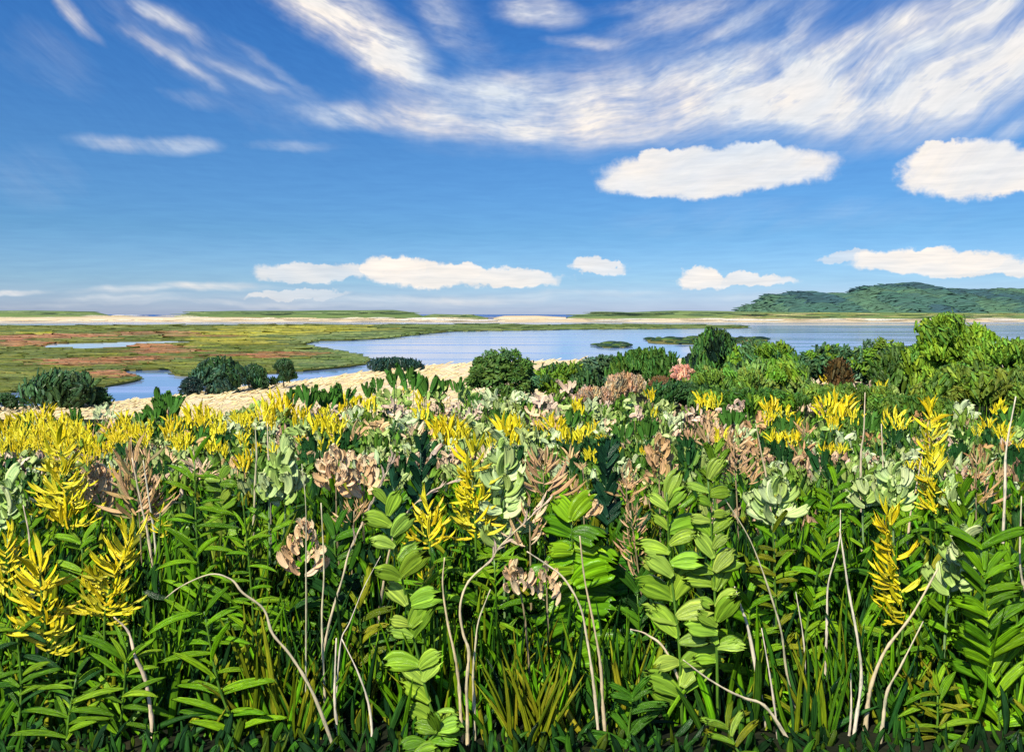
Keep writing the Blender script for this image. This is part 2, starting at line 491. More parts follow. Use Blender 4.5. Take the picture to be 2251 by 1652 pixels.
def tube(B, pts, r0, r1, sides=6, tint=(1, 1, 1), knob=0.12):
    pts = [np.array(p, float) for p in pts]
    n = len(pts)
    V, UV = [], []
    ln = 0
    for i, p in enumerate(pts):
        t = norm(pts[min(i + 1, n - 1)] - pts[max(i - 1, 0)])
        a = norm(np.cross(t, (0.02, 1, 0.03)))
        b = np.cross(t, a)
        if i: ln += np.linalg.norm(p - pts[i - 1])
        r = (r0 + (r1 - r0) * i / (n - 1)) * (1 + random.uniform(-knob, knob))
        for k in range(sides):
            th = 2 * math.pi * k / sides
            V.append(p + (a * math.cos(th) + b * math.sin(th) * 0.8) * r)
            UV.append((k / sides, ln * 8))
    f = []
    for i in range(n - 1):
        for k in range(sides):
            k2 = (k + 1) % sides
            f.append((i * sides + k, i * sides + k2, (i + 1) * sides + k2, (i + 1) * sides + k))
    f.append(tuple(reversed(range(sides))))
    f.append(tuple((n - 1) * sides + k for k in range(sides)))
    B.add(np.array(V), f, np.array(UV), tint)


# ------------------------------------------------------------------ objects
def link(name, me, parent=None, color=(1, 1, 1), kind=None, loc=None):
    o = bpy.data.objects.new(name, me)
    COL.objects.link(o)
    o.color = (*color[:3], 1)
    if parent is not None: o.parent = parent
    if kind: o['kind'] = kind
    if loc is not None: o.location = loc
    return o


def root(name, label, cat, loc, group=None):
    o = bpy.data.objects.new(name, None)
    o.empty_display_size = 0.05
    COL.objects.link(o)
    o.location = loc
    o['label'] = label
    o['category'] = cat
    if group: o['group'] = group
    return o


def place(me, name, parent, p, d, nrm, L, color):
    """a unit-length blade mesh as a part of its own"""
    d = Vector(d).normalized(); nrm = Vector(nrm)
    nrm = (nrm - nrm.dot(d) * d).normalized()
    s = d.cross(nrm)
    o = bpy.data.objects.new(name, me)
    COL.objects.link(o)
    o.parent = parent
    mt = Matrix((s, d, nrm)).transposed().to_4x4()
    o.matrix_basis = Matrix.Translation(Vector(p) - parent.location) @ mt @ Matrix.Scale(L, 4)
    o.color = (*color[:3], 1)
    return o


def jit(c, v=0.15, h=0.06):
    k = 1 + random.uniform(-v, v)
    return tuple(max(0.002, x * k * (1 + random.uniform(-h, h))) for x in c)


LIB = {}


def lib(key, mat, count, **kw):
    LIB[key] = []
    for i in range(count):
        sg = -1 if i % 2 else 1
        B = Batch()
        a = dict(kw)
        a['side'] = sg * a.get('side', 0.3) * random.uniform(0.6, 1.3)
        a['up'] = a.get('up', 0.2) * random.uniform(0.3, 1.4)
        a['w'] = a['w'] * random.uniform(0.85, 1.2)
        stroke(B, (0, 0, 0), (0, 1, 0), (0, 0, 1), 1.0, **a)
        LIB[key].append(B.mesh(key, M[mat]))


lib('petal', 'petal', 16, w=0.155, side=0.5, up=0.3, prof='petal', n=8, m=7, jag=0.3, ridge=0.7)
lib('slender', 'leaf', 12, w=0.135, side=0.6, up=-0.4, prof='leaf', n=9, m=8, jag=0.06, ridge=0.55)
lib('lance', 'leaf', 12, w=0.24, side=0.55, up=-0.3, prof='dab', n=9, m=9, jag=0.22, ridge=0.55)
lib('round', 'leaf', 12, w=0.54, side=0.5, up=-0.25, prof='round', n=9, m=11, jag=0.20, ridge=0.5)
lib('broad', 'leaf', 12, w=0.66, side=0.8, up=-0.3, prof='dab', n=10, m=12, jag=0.22, ridge=0.5)
lib('tancurl', 'tan', 12, w=0.38, side=1.1, up=0.5, prof='dab', n=8, m=9, jag=0.2, ridge=0.65)
lib('tanblade', 'tan', 12, w=0.125, side=0.55, up=0.2, prof='leaf', n=8, m=7, jag=0.14, ridge=0.6)
lib('sagecurl', 'sage', 12, w=0.46, side=1.2, up=0.5, prof='dab', n=8, m=9, jag=0.18, ridge=0.65)
lib('bladeleaf', 'blade', 10, w=0.06, side=0.3, up=-0.3, prof='blade', n=11, m=6, jag=0.03, ridge=0.5)
lib('upright', 'leaf', 10, w=0.27, side=0.22, up=0.1, prof='dab', n=8, m=8, jag=0.22, ridge=0.55)

# ================================================================== SETTING
def grid_mesh(name, xs, ys, zf, mat, kind='structure', smooth=True):
    V = [(x, y, zf(x, y)) for y in ys for x in xs]
    nx = len(xs)
    f = [(j * nx + i, j * nx + i + 1, (j + 1) * nx + i + 1, (j + 1) * nx + i) for j in range(len(ys) - 1) for i in range(nx - 1)]
    me = bpy.data.meshes.new(name)
    me.from_pydata(V, [], f)
    me.polygons.foreach_set('use_smooth', np.ones(len(f), dtype=bool))
    me.materials.append(M[mat])
    o = link(name, me, kind=kind)
    return o


# the meadow on its bluff, falling away to the beach
xs = list(np.arange(-60, 90.1, 1.5))
ys = list(np.arange(-30, 2, 4.0)) + list(np.arange(2, 8, 0.25)) + list(np.arange(8, 70, 0.9))
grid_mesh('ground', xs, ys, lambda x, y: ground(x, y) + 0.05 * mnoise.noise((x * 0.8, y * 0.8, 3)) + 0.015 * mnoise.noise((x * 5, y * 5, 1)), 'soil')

# beach between the bluff and the waterline
WL = [(-300, 412), (-60, 408), (0, 406), (60, 404), (110, 401), (185, 393), (228, 387), (296, 381), (364, 371), (432, 364), (520, 361), (600, 358.5), (760, 357), (1024, 356), (1400, 355)]


def shore_d(px):
    py = np.interp(px, [p[0] for p in WL], [p[1] for p in WL])
    return F * CAM_H / (py - HOR)


V, f = [], []
cols = np.linspace(-900, 1900, 181)
rows = np.linspace(0, 1, 22)
for t in rows:
    for px in cols:
        q = shore_d(px)
        far = q * 1.03 + 2
        d = 12 + (far - 12) * t
        z = 0.95 * (1 - max(0, (d - 40) / (q - 40)) ** 1.6) if d > 40 else 0.95
        x = (px - 512) / F * d
        z += 0.14 * mnoise.noise((x * 0.06, d * 0.06, 0)) * (1 - t) * 2
        V.append((x, d, z))
nc = len(cols)
f = [(j * nc + i, j * nc + i + 1, (j + 1) * nc + i + 1, (j + 1) * nc + i) for j in range(len(rows) - 1) for i in range(nc - 1)]
me = bpy.data.meshes.new('beach')
me.from_pydata(V, [], f)
me.polygons.foreach_set('use_smooth', np.ones(len(f), dtype=bool))
me.materials.append(M['sand'])
link('beach', me, kind='structure')


def beach_z(x, d):
    px = 512 + x / d * F
    q = shore_d(px)
    return 0.95 * (1 - max(0, (d - 40) / (q - 40)) ** 1.6) if d > 40 else 0.95


# straw coloured dune grass combed over the beach
B = Batch()
for i in range(11500):
    px = random.uniform(-60, 620) if random.random() < 0.78 else random.choice((random.uniform(-260, -60), random.uniform(620, 1250)))
    q = shore_d(px)
    t = random.random()
    d = 1 / ((1 - t) / 55.0 + t / (q * 0.985))
    x = (px - 512) / F * d
    z = beach_z(x, d) - 0.02
    L = random.uniform(5, 11) * d / F
    c = random.choice([(0.80, 0.65, 0.35), (0.77, 0.60, 0.30), (0.84, 0.72, 0.45), (0.68, 0.51, 0.24), (0.80, 0.64, 0.34)])
    stroke(B, (x, d, z), (1, random.uniform(-0.3, 0.3), random.uniform(0.3, 0.6)), (-0.3, -0.9, 0.8), L, L * 0.15, side=random.uniform(0.1, 0.7), up=0.1, prof='petal', n=4, m=3, tint=jit(c, 0.08, 0.03))
link('dune_grass', B.mesh('dune_grass', M['dune']), kind='stuff')

# water
def disc(name, y0, y1, half0, half1, z, mat, n=12):
    V, f = [], []
    for j in range(n + 1):
        t = (j / n) ** 2.2
        y = y0 + (y1 - y0) * t
        h = half0 + (half1 - half0) * t
        for i in range(9):
            V.append((-h + 2 * h * i / 8, y, z))
    for j in range(n):
        for i in range(8):
            f.append((j * 9 + i, j * 9 + i + 1, (j + 1) * 9 + i + 1, (j + 1) * 9 + i))
    me = bpy.data.meshes.new(name)
    me.from_pydata(V, [], f)
    me.materials.append(M[mat])
    link(name, me, kind='structure')


disc('bay_water', -400, 1230, 2600, 2600, 0.0, 'bay')
disc('ocean_water', 1230, 60000, 2600, 60000, 0.0, 'ocean')


# salt marsh
MARSH = [
    [(-500, 716), (0, 716), (300, 715), (600, 714), (900, 713), (1250, 714), (1500, 714), (1645, 716), (1640, 720), (1300, 722), (1000, 727), (930, 733), (860, 741), (800, 745), (700, 747),
     (668, 755), (690, 762), (745, 771), (790, 780), (812, 789), (800, 799), (740, 806), (650, 813), (560, 820), (480, 823), (385, 822), (370, 808), (330, 809), (270, 812), (285, 822), (312, 830), (280, 838),
     (230, 846), (160, 852), (60, 856), (0, 858), (-300, 862), (-500, 864)],
    [(1418, 744), (1470, 741), (1560, 739), (1680, 741), (1690, 748), (1560, 755), (1480, 755), (1425, 751)],
    [(1312, 757), (1335, 751), (1365, 752), (1388, 757), (1370, 762), (1325, 762)],
]
POOLS = [
    [(92, 761), (120, 755), (200, 753), (270, 751), (340, 749), (432, 750), (400, 755), (300, 757), (262, 764), (180, 768), (108, 767)],
    [(1050, 716.6), (1300, 716.4), (1440, 717), (1200, 718.6), (1080, 718.8)],
]


def on_water(x, y, z=0.0):
    d = F * (CAM_H - z) / (y * K - HOR)
    return ((x * K - 512) / F * d, d, z)


def densify(poly, step, jx, jy):
    out = []
    for i, (x, y) in enumerate(poly):
        x2, y2 = poly[(i + 1) % len(poly)]
        n = max(1, int(abs(x2 - x) / step))
        for k in range(n):
            t = k / n
            out.append((x + (x2 - x) * t + random.uniform(-jx, jx), y + (y2 - y) * t + random.uniform(-jy, jy)))
    return out


def slab(name, poly, z, base, mat, parent=None, kind='structure', step=14, jy=0.5):
    pl = densify(poly, step, 3, jy)
    top = [Vector(on_water(x, y, z)) for x, y in pl]
    tri = tessellate_polygon([top])
    n = len(top)
    V = [tuple(p) for p in top] + [(p.x, p.y, base) for p in top]
    f = [tuple(t) for t in tri] + [(i, (i + 1) % n, n + (i + 1) % n, n + i) for i in range(n)]
    me = bpy.data.meshes.new(name)
    me.from_pydata(V, [], f)
    me.materials.append(M[mat])
    me.validate()
    return link(name, me, parent=parent, kind=kind)


slab('marsh_land', MARSH[0], 0.30, -0.5, 'marshsoil')
o = slab('marsh_islet', MARSH[1], 0.25, -0.5, 'marshsoil', kind=None)
islet1 = o
o['label'] = 'long low dark green marsh islet lying in the bay behind the tall narrow shrub'; o['category'] = 'islet'; o['group'] = 'low marsh islets in the bay'
o = slab('marsh_islet', MARSH[2], 0.25, -0.5, 'marshsoil', kind=None)
islet2 = o
o['label'] = 'small oval dark green marsh islet alone in the blue water'; o['category'] = 'islet'; o['group'] = 'low marsh islets in the bay'
slab('marsh_pool', POOLS[0], 0.33, 0.2, 'pond', jy=0.3)


def inside(poly, x, y):
    c = False
    j = len(poly) - 1
    for i in range(len(poly)):
        xi, yi = poly[i]; xj, yj = poly[j]
        if (yi > y) != (yj > y) and x < (xj - xi) * (y - yi) / (yj - yi) + xi: c = not c
        j = i
    return c


RUST = [(100, 742, 130, 6), (20, 755, 70, 8), (350, 736, 130, 5), (470, 738, 60, 4), (340, 768, 75, 11), (190, 797, 110, 7), (235, 822, 60, 8), (590, 781, 90, 6), (300, 789, 90, 5), (40, 748, 60, 5)]
OCHRE = [(640, 724, 130, 8), (520, 752, 60, 10), (560, 735, 90, 5), (60, 736, 60, 3)]
OLIVE = [(0.10, 0.13, 0.014), (0.14, 0.16, 0.016), (0.08, 0.115, 0.014), (0.17, 0.18, 0.03), (0.045, 0.075, 0.014), (0.24, 0.24, 0.07)]
B = Batch()
k = 0
while k < 4600:
    x = random.uniform(-120, 1640)
    y = 714.5 + 150 * random.random() ** 1.25
    if not inside(MARSH[0], x, y): continue
    if inside(POOLS[0], x, y) or inside(POOLS[0], x + 20, y) or inside(POOLS[0], x - 20, y) or inside(POOLS[0], x, y + 1.5): continue
    k += 1
    zz_ = mnoise.noise((x * 0.006, y * 0.11, 4.0)) * 2.2 + random.uniform(-0.5, 0.5) + 2.6
    c = [OLIVE[4], OLIVE[2], OLIVE[0], OLIVE[1], OLIVE[3], OLIVE[5]][int(max(0, min(5, zz_)))]
    if x > 850 or (x > 640 and y > 730): c = random.choice([(0.07, 0.12, 0.03), (0.11, 0.16, 0.04), (0.16, 0.21, 0.06)])
    for (a, b, r1, r2) in RUST:
        if ((x - a) / r1 / 1.25) ** 2 + ((y - b) / r2 / 1.15) ** 2 < random.uniform(0.6, 1.1): c = random.choice([(0.30, 0.12, 0.05), (0.34, 0.16, 0.08), (0.24, 0.12, 0.04), (0.20, 0.14, 0.04)])
    for (a, b, r1, r2) in OCHRE:
        if ((x - a) / r1 / 1.25) ** 2 + ((y - b) / r2 / 1.15) ** 2 < random.uniform(0.6, 1.1): c = random.choice([(0.30, 0.28, 0.02), (0.24, 0.25, 0.03)])
    px, d, z = on_water(x, y, 0.28)
    L = random.uniform(60, 190) * d / 1750
    if x > 850: L *= 1.3
    hgt = random.uniform(3.0, 5.5) * d / 1750 * (0.55 if y < 730 else 1.0)
    sg = random.choice((-1, 1))
    hl = L * 1750 / d / 2
    while hl > 6 and not (inside(MARSH[0], x - hl, y) and inside(MARSH[0], x + hl, y) and not inside(POOLS[0], x - hl, y) and not inside(POOLS[0], x + hl, y)):
        hl *= 0.7
    L = hl * 2 * d / 1750
    stroke(B, (px - sg * L / 2, d, z + hgt * 0.3), (sg, random.uniform(-0.5, 0.5), 0.0) if y > 760 else (sg, 0, 0), (0, -0.8, 0.6), L, hgt, side=random.uniform(-0.05, 0.05), prof='dab', n=6, m=4, jag=0.05, ridge=0.8, th=hgt * 0.25, tint=jit(c, 0.18, 0.06))
# drooping edges of darker grass along the channels
for poly in (MARSH[0],):
    for (x, y) in densify(poly, 9, 5, 0.4):
        if x < -120 or y > 856: continue
        px, d, z = on_water(x, y, 0.15)
        L = random.uniform(14, 34) * d / 1750
        hgt = random.uniform(2.0, 4.0) * d / 1750 * (0.6 if y < 735 else 1.0)
        stroke(B, (px - L / 2, d, z + hgt * 0.2), (1, random.uniform(-1, 1), 0), (0, -0.9, 0.5), L, hgt, prof='dab', n=5, m=4, ridge=0.7, tint=jit(random.choice([(0.05, 0.08, 0.02), (0.08, 0.12, 0.03)]), 0.2))
link('marsh_grass', B.mesh('marsh_grass', M['marsh']), kind='stuff')

for isl, poly in ((islet1, MARSH[1]), (islet2, MARSH[2])):
    B = Batch()
    k = 0
    x0, x1 = min(p[0] for p in poly), max(p[0] for p in poly)
    y0, y1 = min(p[1] for p in poly), max(p[1] for p in poly)
    while k < (90 if isl is islet1 else 45):
        x, y = random.uniform(x0, x1), random.uniform(y0, y1)
        if not inside(poly, x, y): continue
        k += 1
        px, d, z = on_water(x, y, 0.25)
        L = random.uniform(12, 40) * d / 1750
        h = random.uniform(4, 6.5) * d / 1750
        sg = random.choice((-1, 1))
        stroke(B, (px - sg * L / 2, d, z + h * 0.15), (sg, 0, 0.08), (0, -0.9, 0.5), L, h, side=sg * 0.25, prof='leaf', n=6, m=5, th=h * 0.3, ridge=0.6, tint=jit(random.choice([(0.03, 0.07, 0.03), (0.08, 0.14, 0.03), (0.015, 0.04, 0.03)]), 0.2))
    link('marsh_grass', B.mesh('islet_grass', M['crown']), parent=isl, kind='stuff')


# barrier spit: sand flats and the green dunes on them, built as ridges at their own distances
def ridge(name, contour, d0, depth, mat, rows=7, z_foot=-0.3, rough=0.0, kind='structure', step=8):
    xs_ = [p[0] for p in contour]
    cols_ = np.arange(xs_[0], xs_[-1] + step, step)
    V = []
    for j in range(rows):
        t = j / (rows - 1)
        for c in cols_:
            ytop = np.interp(c, xs_, [p[1] for p in contour])
            dd = d0 + depth * t
            dm = d0 + depth * 0.5
            zt = CAM_H - (ytop * K - HOR) / F * dm
            x = (c * K - 512) / F * d0
            prof = math.sin(math.pi * min(1, max(0, t))) ** 0.6
            z = z_foot + (zt - z_foot) * prof + rough * mnoise.noise((x * 0.02, dd * 0.02, 5)) * prof
            V.append((x, dd, z))
    n = len(cols_)
    f = [(j * n + i, j * n + i + 1, (j + 1) * n + i + 1, (j + 1) * n + i) for j in range(rows - 1) for i in range(n - 1)]
    me = bpy.data.meshes.new(name)
    me.from_pydata(V, [], f)
    me.polygons.foreach_set('use_smooth', np.ones(len(f), dtype=bool))
    me.materials.append(M[mat])
    return link(name, me, kind=kind)


ridge('sand_spit', [(-900, 700), (0, 696.5), (200, 695), (420, 696), (600, 699), (900, 699), (1000, 700.5), (1060, 702), (1090, 704)], 1085, 60, 'farsand', rough=0.3)
ridge('sand_spit', [(1110, 703.5), (1250, 700), (1500, 699), (1700, 700), (2251, 700), (3000, 699)], 1085, 60, 'farsand', rough=0.3)
ridge('sand_spit', [(1085, 697), (1110, 693.2), (1180, 693), (1240, 696)], 1165, 40, 'farsand', rough=0.1)
ridge('far_dunes', [(-900, 684), (-200, 681), (0, 682), (130, 682.5), (190, 685), (215, 692), (230, 697)], 1165, 60, 'dunegreen', rough=0.5)
ridge('far_dunes', [(370, 694), (410, 684), (500, 682.5), (700, 681.5), (860, 680.5), (890, 684), (915, 690), (930, 696)], 1166, 60, 'dunegreen', rough=0.5)
ridge('far_dunes', [(920, 695), (950, 689.5), (1010, 690.5), (1050, 693), (1068, 697)], 1167, 40, 'dunegreen', rough=0.3)
ridge('far_dunes', [(1250, 696), (1300, 688), (1400, 685), (1500, 682), (1600, 683), (1700, 685), (2251, 687), (3000, 687)], 1175, 70, 'dunegreen', rough=0.5)

# streaks of dune grass and of bare sand lying along the spit
# low sandbars lying in the shallows before the spit
for (xa, xb, yy) in ((-100, 240, 708.5), (0, 700, 706), (820, 1400, 707.2), (1350, 2300, 707.4), (1500, 2300, 712.5)):
    pts_ = [(xa, yy), ((xa + xb) / 2, yy - 0.8), (xb, yy), ((xa + xb) / 2, yy + 0.9)]
    slab('sandbar', pts_, 0.12, -0.4, 'farsand', step=40, jy=0.15)
B = Batch()
SP = [(0, 190, 684, 691, 'g'), (400, 900, 684, 691, 'g'), (930, 1050, 691, 695, 'g'), (1270, 1660, 685, 694, 'g'), (1600, 2251, 688, 697, 'y'), (0, 1080, 697, 704, 's'), (1130, 2251, 699, 704, 's'), (200, 420, 692, 697, 's')]
for (xa, xb, ya, yb, kind) in SP:
    for i in range(int((xb - xa) * (yb - ya) / 95)):
        x, y = random.uniform(xa, xb), random.uniform(ya, yb)
        d = {'g': 1161, 'y': 1172, 's': 1090}[kind] + random.uniform(-3, 3)
        if kind == 's': d = 1084 + (704 - y) / 7 * 25
        p = W(x, y, d)
        L = random.uniform(30, 110) * d / 1750
        h = random.uniform(1.6, 3.2) * d / 1750
        c = {'g': random.choice([(0.13, 0.20, 0.07), (0.20, 0.27, 0.10), (0.08, 0.14, 0.06)]), 'y': random.choice([(0.34, 0.36, 0.10), (0.24, 0.29, 0.08), (0.42, 0.38, 0.16)]),
             's': random.choice([(0.66, 0.57, 0.42), (0.60, 0.48, 0.30), (0.70, 0.66, 0.58), (0.44, 0.36, 0.22)])}[kind]
        stroke(B, (p.x - L / 2, p.y, p.z), (1, 0, random.uniform(-0.006, 0.006)), (0, -0.9, 0.45), L, h, prof='leaf', n=6, m=4, th=h * 0.25, ridge=0.6, tint=jit(c, 0.12, 0.04))
link('dune_grass', B.mesh('spit_grass', M['marsh']), kind='stuff')

# wooded hill across the bay
HC = [(1640, 694), (1672, 690), (1700, 675), (1718, 668), (1738, 665), (1750, 656), (1765, 648), (1800, 646), (1822, 643), (1850, 640), (1880, 645), (1900, 649), (1925, 644), (1955, 646), (1980, 640), (2000, 631), (2030, 627), (2070, 625), (2110, 622),
      (2150, 628), (2175, 636), (2210, 635), (2251, 638), (2350, 634), (2500, 640), (2700, 652), (2900, 672), (3100, 690)]
HD0, HDEP = 1290, 620


def hill_z(c, t):
    ytop = np.interp(c, [p[0] for p in HC], [p[1] for p in HC])
    zt = CAM_H - ((ytop + 7) * K - HOR) / F * (HD0 + HDEP * 0.45)
    s = math.sin(math.pi * min(1, t / 0.9 * 0.5)) if t < 0.45 else math.cos(math.pi * 0.5 * (t - 0.45) / 0.55)
    s = math.sin(math.pi * 0.5 * min(1, t / 0.45)) ** 0.8 if t < 0.45 else max(0, math.cos(math.pi * 0.5 * (t - 0.45) / 0.55))
    return 0.5 + (zt - 0.5) * s


V = []
cols = np.arange(1640, 3110, 12)
rws = np.linspace(0, 1, 15)
for t in rws:
    for c in cols:
        dd = HD0 + HDEP * t
        V.append(((c * K - 512) / F * (HD0 + HDEP * 0.3 * t), dd, hill_z(c, t) - 1.0))
n = len(cols)
f = [(j * n + i, j * n + i + 1, (j + 1) * n + i + 1, (j + 1) * n + i) for j in range(len(rws) - 1) for i in range(n - 1)]
me = bpy.data.meshes.new('hill')
me.from_pydata(V, [], f)
me.polygons.foreach_set('use_smooth', np.ones(len(f), dtype=bool))
me.materials.append(M['hill'])
link('hill', me, kind='structure')
B = Batch()
for i in range(5200):
    c = random.uniform(1650, 2500)
    t = random.random() ** 1.3 * 0.47
    dd = HD0 + HDEP * t
    z = hill_z(c, t)
    x = (c * K - 512) / F * (HD0 + HDEP * 0.3 * t)
    # rounded masses of trees: each limb of foliage bends over the nearest mass
    cell = 46.0
    ci = math.floor(x / cell + 0.5 * mnoise.noise((x * 0.01, t * 4, 0)))
    cxm = (ci + 0.5) * cell
    u_ = max(-1, min(1, (x - cxm) / (cell * 0.5)))
    slope = -0.5 * u_ + random.uniform(-0.02, 0.02)
    bulge = 4.0 * (1 - u_ * u_) * min(1, z / 20)
    L = random.uniform(16, 40) * (0.35 + 0.65 * min(1, z / 22))
    zone = mnoise.noise((x * 0.012, t * 5.0, 9.0))
    base = (0.075, 0.16, 0.095) if zone > 0.2 else (0.05, 0.125, 0.095) if zone > -0.15 else (0.034, 0.09, 0.10)
    stroke(B, (x - L / 2, dd - 8, z + bulge - 1.5 - slope * L / 2), (1, 0, slope + 0.34), (0, -0.75, 0.65), L, random.uniform(3.4, 6.4), side=random.uniform(0.6, 0.85), prof='leaf', n=5, m=4, th=0.3, ridge=0.4, tint=jit(base, 0.12, 0.05))
link('woods', B.mesh('woods', M['far']), kind='stuff')

# ================================================================== SHRUBS AND TREES
FANS = {}


def fan_mesh(key, mat, count, nst, style):
    FANS[key] = []
    for i in range(count):
        B = Batch()
        lean = random.uniform(-0.7, 0.7)
        for q in range(nst):
            # leaves spread over a dome of unit radius, facing out
            th = random.uniform(-1.25, 1.25); ph = random.uniform(-0.5, 1.35)
            n_ = np.array([math.sin(th) * math.cos(ph), -math.cos(th) * math.cos(ph) * 0.8, math.sin(ph)])
            if style == 'fan':
                pole = np.array([lean, -0.3, -0.95])
                d_ = n_ - pole
                d_ = d_ - n_ * d_.dot(n_)
                L, w_, sd = random.uniform(0.4, 0.8), random.uniform(0.12, 0.2), random.uniform(-0.7, 0.7)
                if q % 6 == 0: d_ = d_ + n_ * 0.9
            elif style == 'curl':
                a = random.uniform(0, 2 * math.pi)
                d_ = np.array([math.cos(a), random.uniform(-0.4, 0.2), math.sin(a) + 0.3])
                L, w_, sd = random.uniform(0.28, 0.55), random.uniform(0.12, 0.19), random.uniform(-1.3, 1.3)
            else:
                d_ = np.array([random.uniform(-0.35, 0.35) + n_[0] * 0.3, random.uniform(-0.3, 0.1), 1])
                L, w_, sd = random.uniform(0.45, 0.85), random.uniform(0.11, 0.17), random.uniform(-0.5, 0.5)
            k_ = random.uniform(0.75, 1.35)
            hue = random.uniform(-0.2, 0.25)
            stroke(B, n_ * random.uniform(0.45, 0.85) - norm(d_) * L * 0.35, d_, n_ + np.array([0, -0.5, 0.25]), L, w_, side=sd, up=random.uniform(-0.5, 0.3), prof='dab', n=6, m=5, jag=0.12, ridge=0.5, tint=(k_ * (1 + hue), k_, k_ * (1 - hue)))
        FANS[key].append(B.mesh(key, M[mat]))


fan_mesh('leaf_fan', 'crown', 8, 74, 'fan')
fan_mesh('leaf_curl', 'crown', 8, 84, 'curl')
fan_mesh('leaf_upright', 'crown', 7, 56, 'up')


def trunk(r, base, top, rad, parent=None, name='trunk', limbs=4, spread=0.4):
    B = Batch()
    b, t = Vector(base), Vector(top)
    pts = smooth_path([b, b.lerp(t, 0.4) + Vector((random.uniform(-1, 1), 0, 0)) * rad, t], 3)
    tube(B, pts, rad, rad * 0.35, 6)
    for i in range(limbs):
        s_ = b.lerp(t, random.uniform(0.25, 0.6))
        e_ = t + Vector((random.uniform(-1, 1), random.uniform(-0.6, 0.6), random.uniform(-0.25, 0.2))) * (t - b).length * spread
        tube(B, smooth_path([s_, s_.lerp(e_, 0.5) + Vector((0, 0, rad)), e_], 3), rad * 0.45, rad * 0.15, 5)
    me = B.mesh(name, M['bark'])
    return link(name, me, parent=r, color=(0.07, 0.05, 0.035))


def shrub(name, cat, label, cx, ytop, ybase, wid, col, style='leaf_fan', d=None, n=None, group=None, beach=False, rc=None, mix=None):
    if d is None:
        d = 1224.0 / ((ybase * K - HOR) - 31.84)
    x = (cx * K - 512) / F * d
    zb = beach_z(x, d) if beach else ground(x, d)
    zt = CAM_H - (ytop * K - HOR) / F * d
    hw = wid * (0.5 if beach else 0.58) * d / 1750
    H = zt - zb
    r = root(name, label, cat, (x, d, zb), group)
    trunk(r, (0, 0, -0.05), (0, 0, H * 0.55), max(0.02, H * 0.035))
    rc = rc or min(H, hw) * 0.5
    area = (2 * hw) * H
    n = int(n * 1.35) if n else int(min(34, max(7, 2.6 * area / (rc * rc))))
    for i in range(n):
        # fill a domed volume; the first ones sit on its crest
        if i == 0: a, b = 0.0, 1.0
        else:
            a = random.uniform(-1, 1)
            b = random.random() ** 0.75
        if 0 < i < 5: a, b = (-0.72, -0.38, 0.38, 0.72)[i - 1], 1.0
        crest = (1 - abs(a) ** 3.0) ** 0.5
        zz = rc * 0.55 + (H - rc * 1.45) * b * crest
        xx = a * (hw - rc * 0.55)
        yy = random.uniform(-0.6, 0.6) * min(hw, H) * (1 - 0.6 * b)
        me = random.choice(FANS[style])
        o = bpy.data.objects.new('foliage_clump', me)
        COL.objects.link(o)
        o.parent = r
        s_ = rc * random.choice((0.6, 0.8, 1.0, 1.25)) * random.uniform(0.9, 1.1)
        o.location = (xx, yy, max(zz + rc - s_, rc * 0.2))
        o.rotation_euler = (random.uniform(-0.2, 0.25), random.uniform(-0.35, 0.35), random.uniform(-0.5, 0.5))
        o.scale = (s_ * random.choice((-1, 1)) * random.uniform(0.9, 1.25), s_, s_)
        c = col if mix is None or random.random() < 0.65 else mix
        o.color = (*jit(c, 0.22, 0.1), 1)
    return r


DK = (0.030, 0.078, 0.026)
shrub('shore_tree', 'tree', 'small dark shore tree cut by the picture edge beside the marsh channel', 12, 862, 896, 62, DK, 'leaf_curl', beach=True, d=80)
shrub('shore_tree', 'tree', 'broadest dark green shore tree, standing where the beach is lowest', 140, 812, 892, 150, DK, beach=True, d=84, mix=(0.05, 0.11, 0.04))
shrub('shore_tree', 'tree', 'small dark shore tree leaning on the right side of the broadest shore tree', 212, 848, 888, 60, DK, 'leaf_curl', beach=True, d=86)
shrub('shore_tree', 'tree', 'tallest dark shore tree of the middle clump behind the pale sand', 480, 784, 858, 112, DK, beach=True, d=100, mix=(0.04, 0.10, 0.06))
shrub('shore_tree', 'tree', 'low black-green shore bush at the left foot of the middle clump', 425, 825, 864, 50, (0.012, 0.032, 0.026), 'leaf_curl', beach=True, d=97)
shrub('shore_tree', 'tree', 'rounded dark shore tree joined to the right side of the middle clump', 556, 799, 848, 66, DK, beach=True, d=104, mix=(0.04, 0.10, 0.06))
shrub('shore_tree', 'tree', 'solitary round dark shore tree with a patch of water beside it', 625, 787, 844, 60, DK, beach=True, d=106)
shrub('shore_tree', 'bush', 'low wide dark bush on the crest of the sand beside the channel mouth', 868, 784, 812, 118, (0.018, 0.05, 0.04), beach=True, d=138)

G1, G2, G3 = (0.07, 0.155, 0.025), (0.13, 0.26, 0.02), (0.16, 0.29, 0.03)
shrub('shrub', 'shrub', 'tall rounded dark green shrub at the end of the sand strip', 1106, 765, 884, 150, G1, 'leaf_curl', mix=(0.08, 0.17, 0.06), n=34, rc=0.36)
shrub('shrub', 'shrub', 'low dark shrub with looping leaves just beside the tall rounded shrub', 1240, 796, 872, 140, (0.045, 0.11, 0.03), 'leaf_fan', mix=G2, n=26, rc=0.4)
shrub('shrub', 'shrub', 'grey green shrub with a spiky dark top against the bay', 1320, 778, 852, 130, (0.07, 0.15, 0.075), 'leaf_curl', mix=(0.04, 0.09, 0.04), n=26, rc=0.45)
shrub('shrub', 'shrub', 'smooth mid green shrub between the grey green shrub and the pink bush', 1422, 766, 848, 150, (0.07, 0.18, 0.03), 'leaf_upright', mix=G1, d=27.5, n=28, rc=0.5)
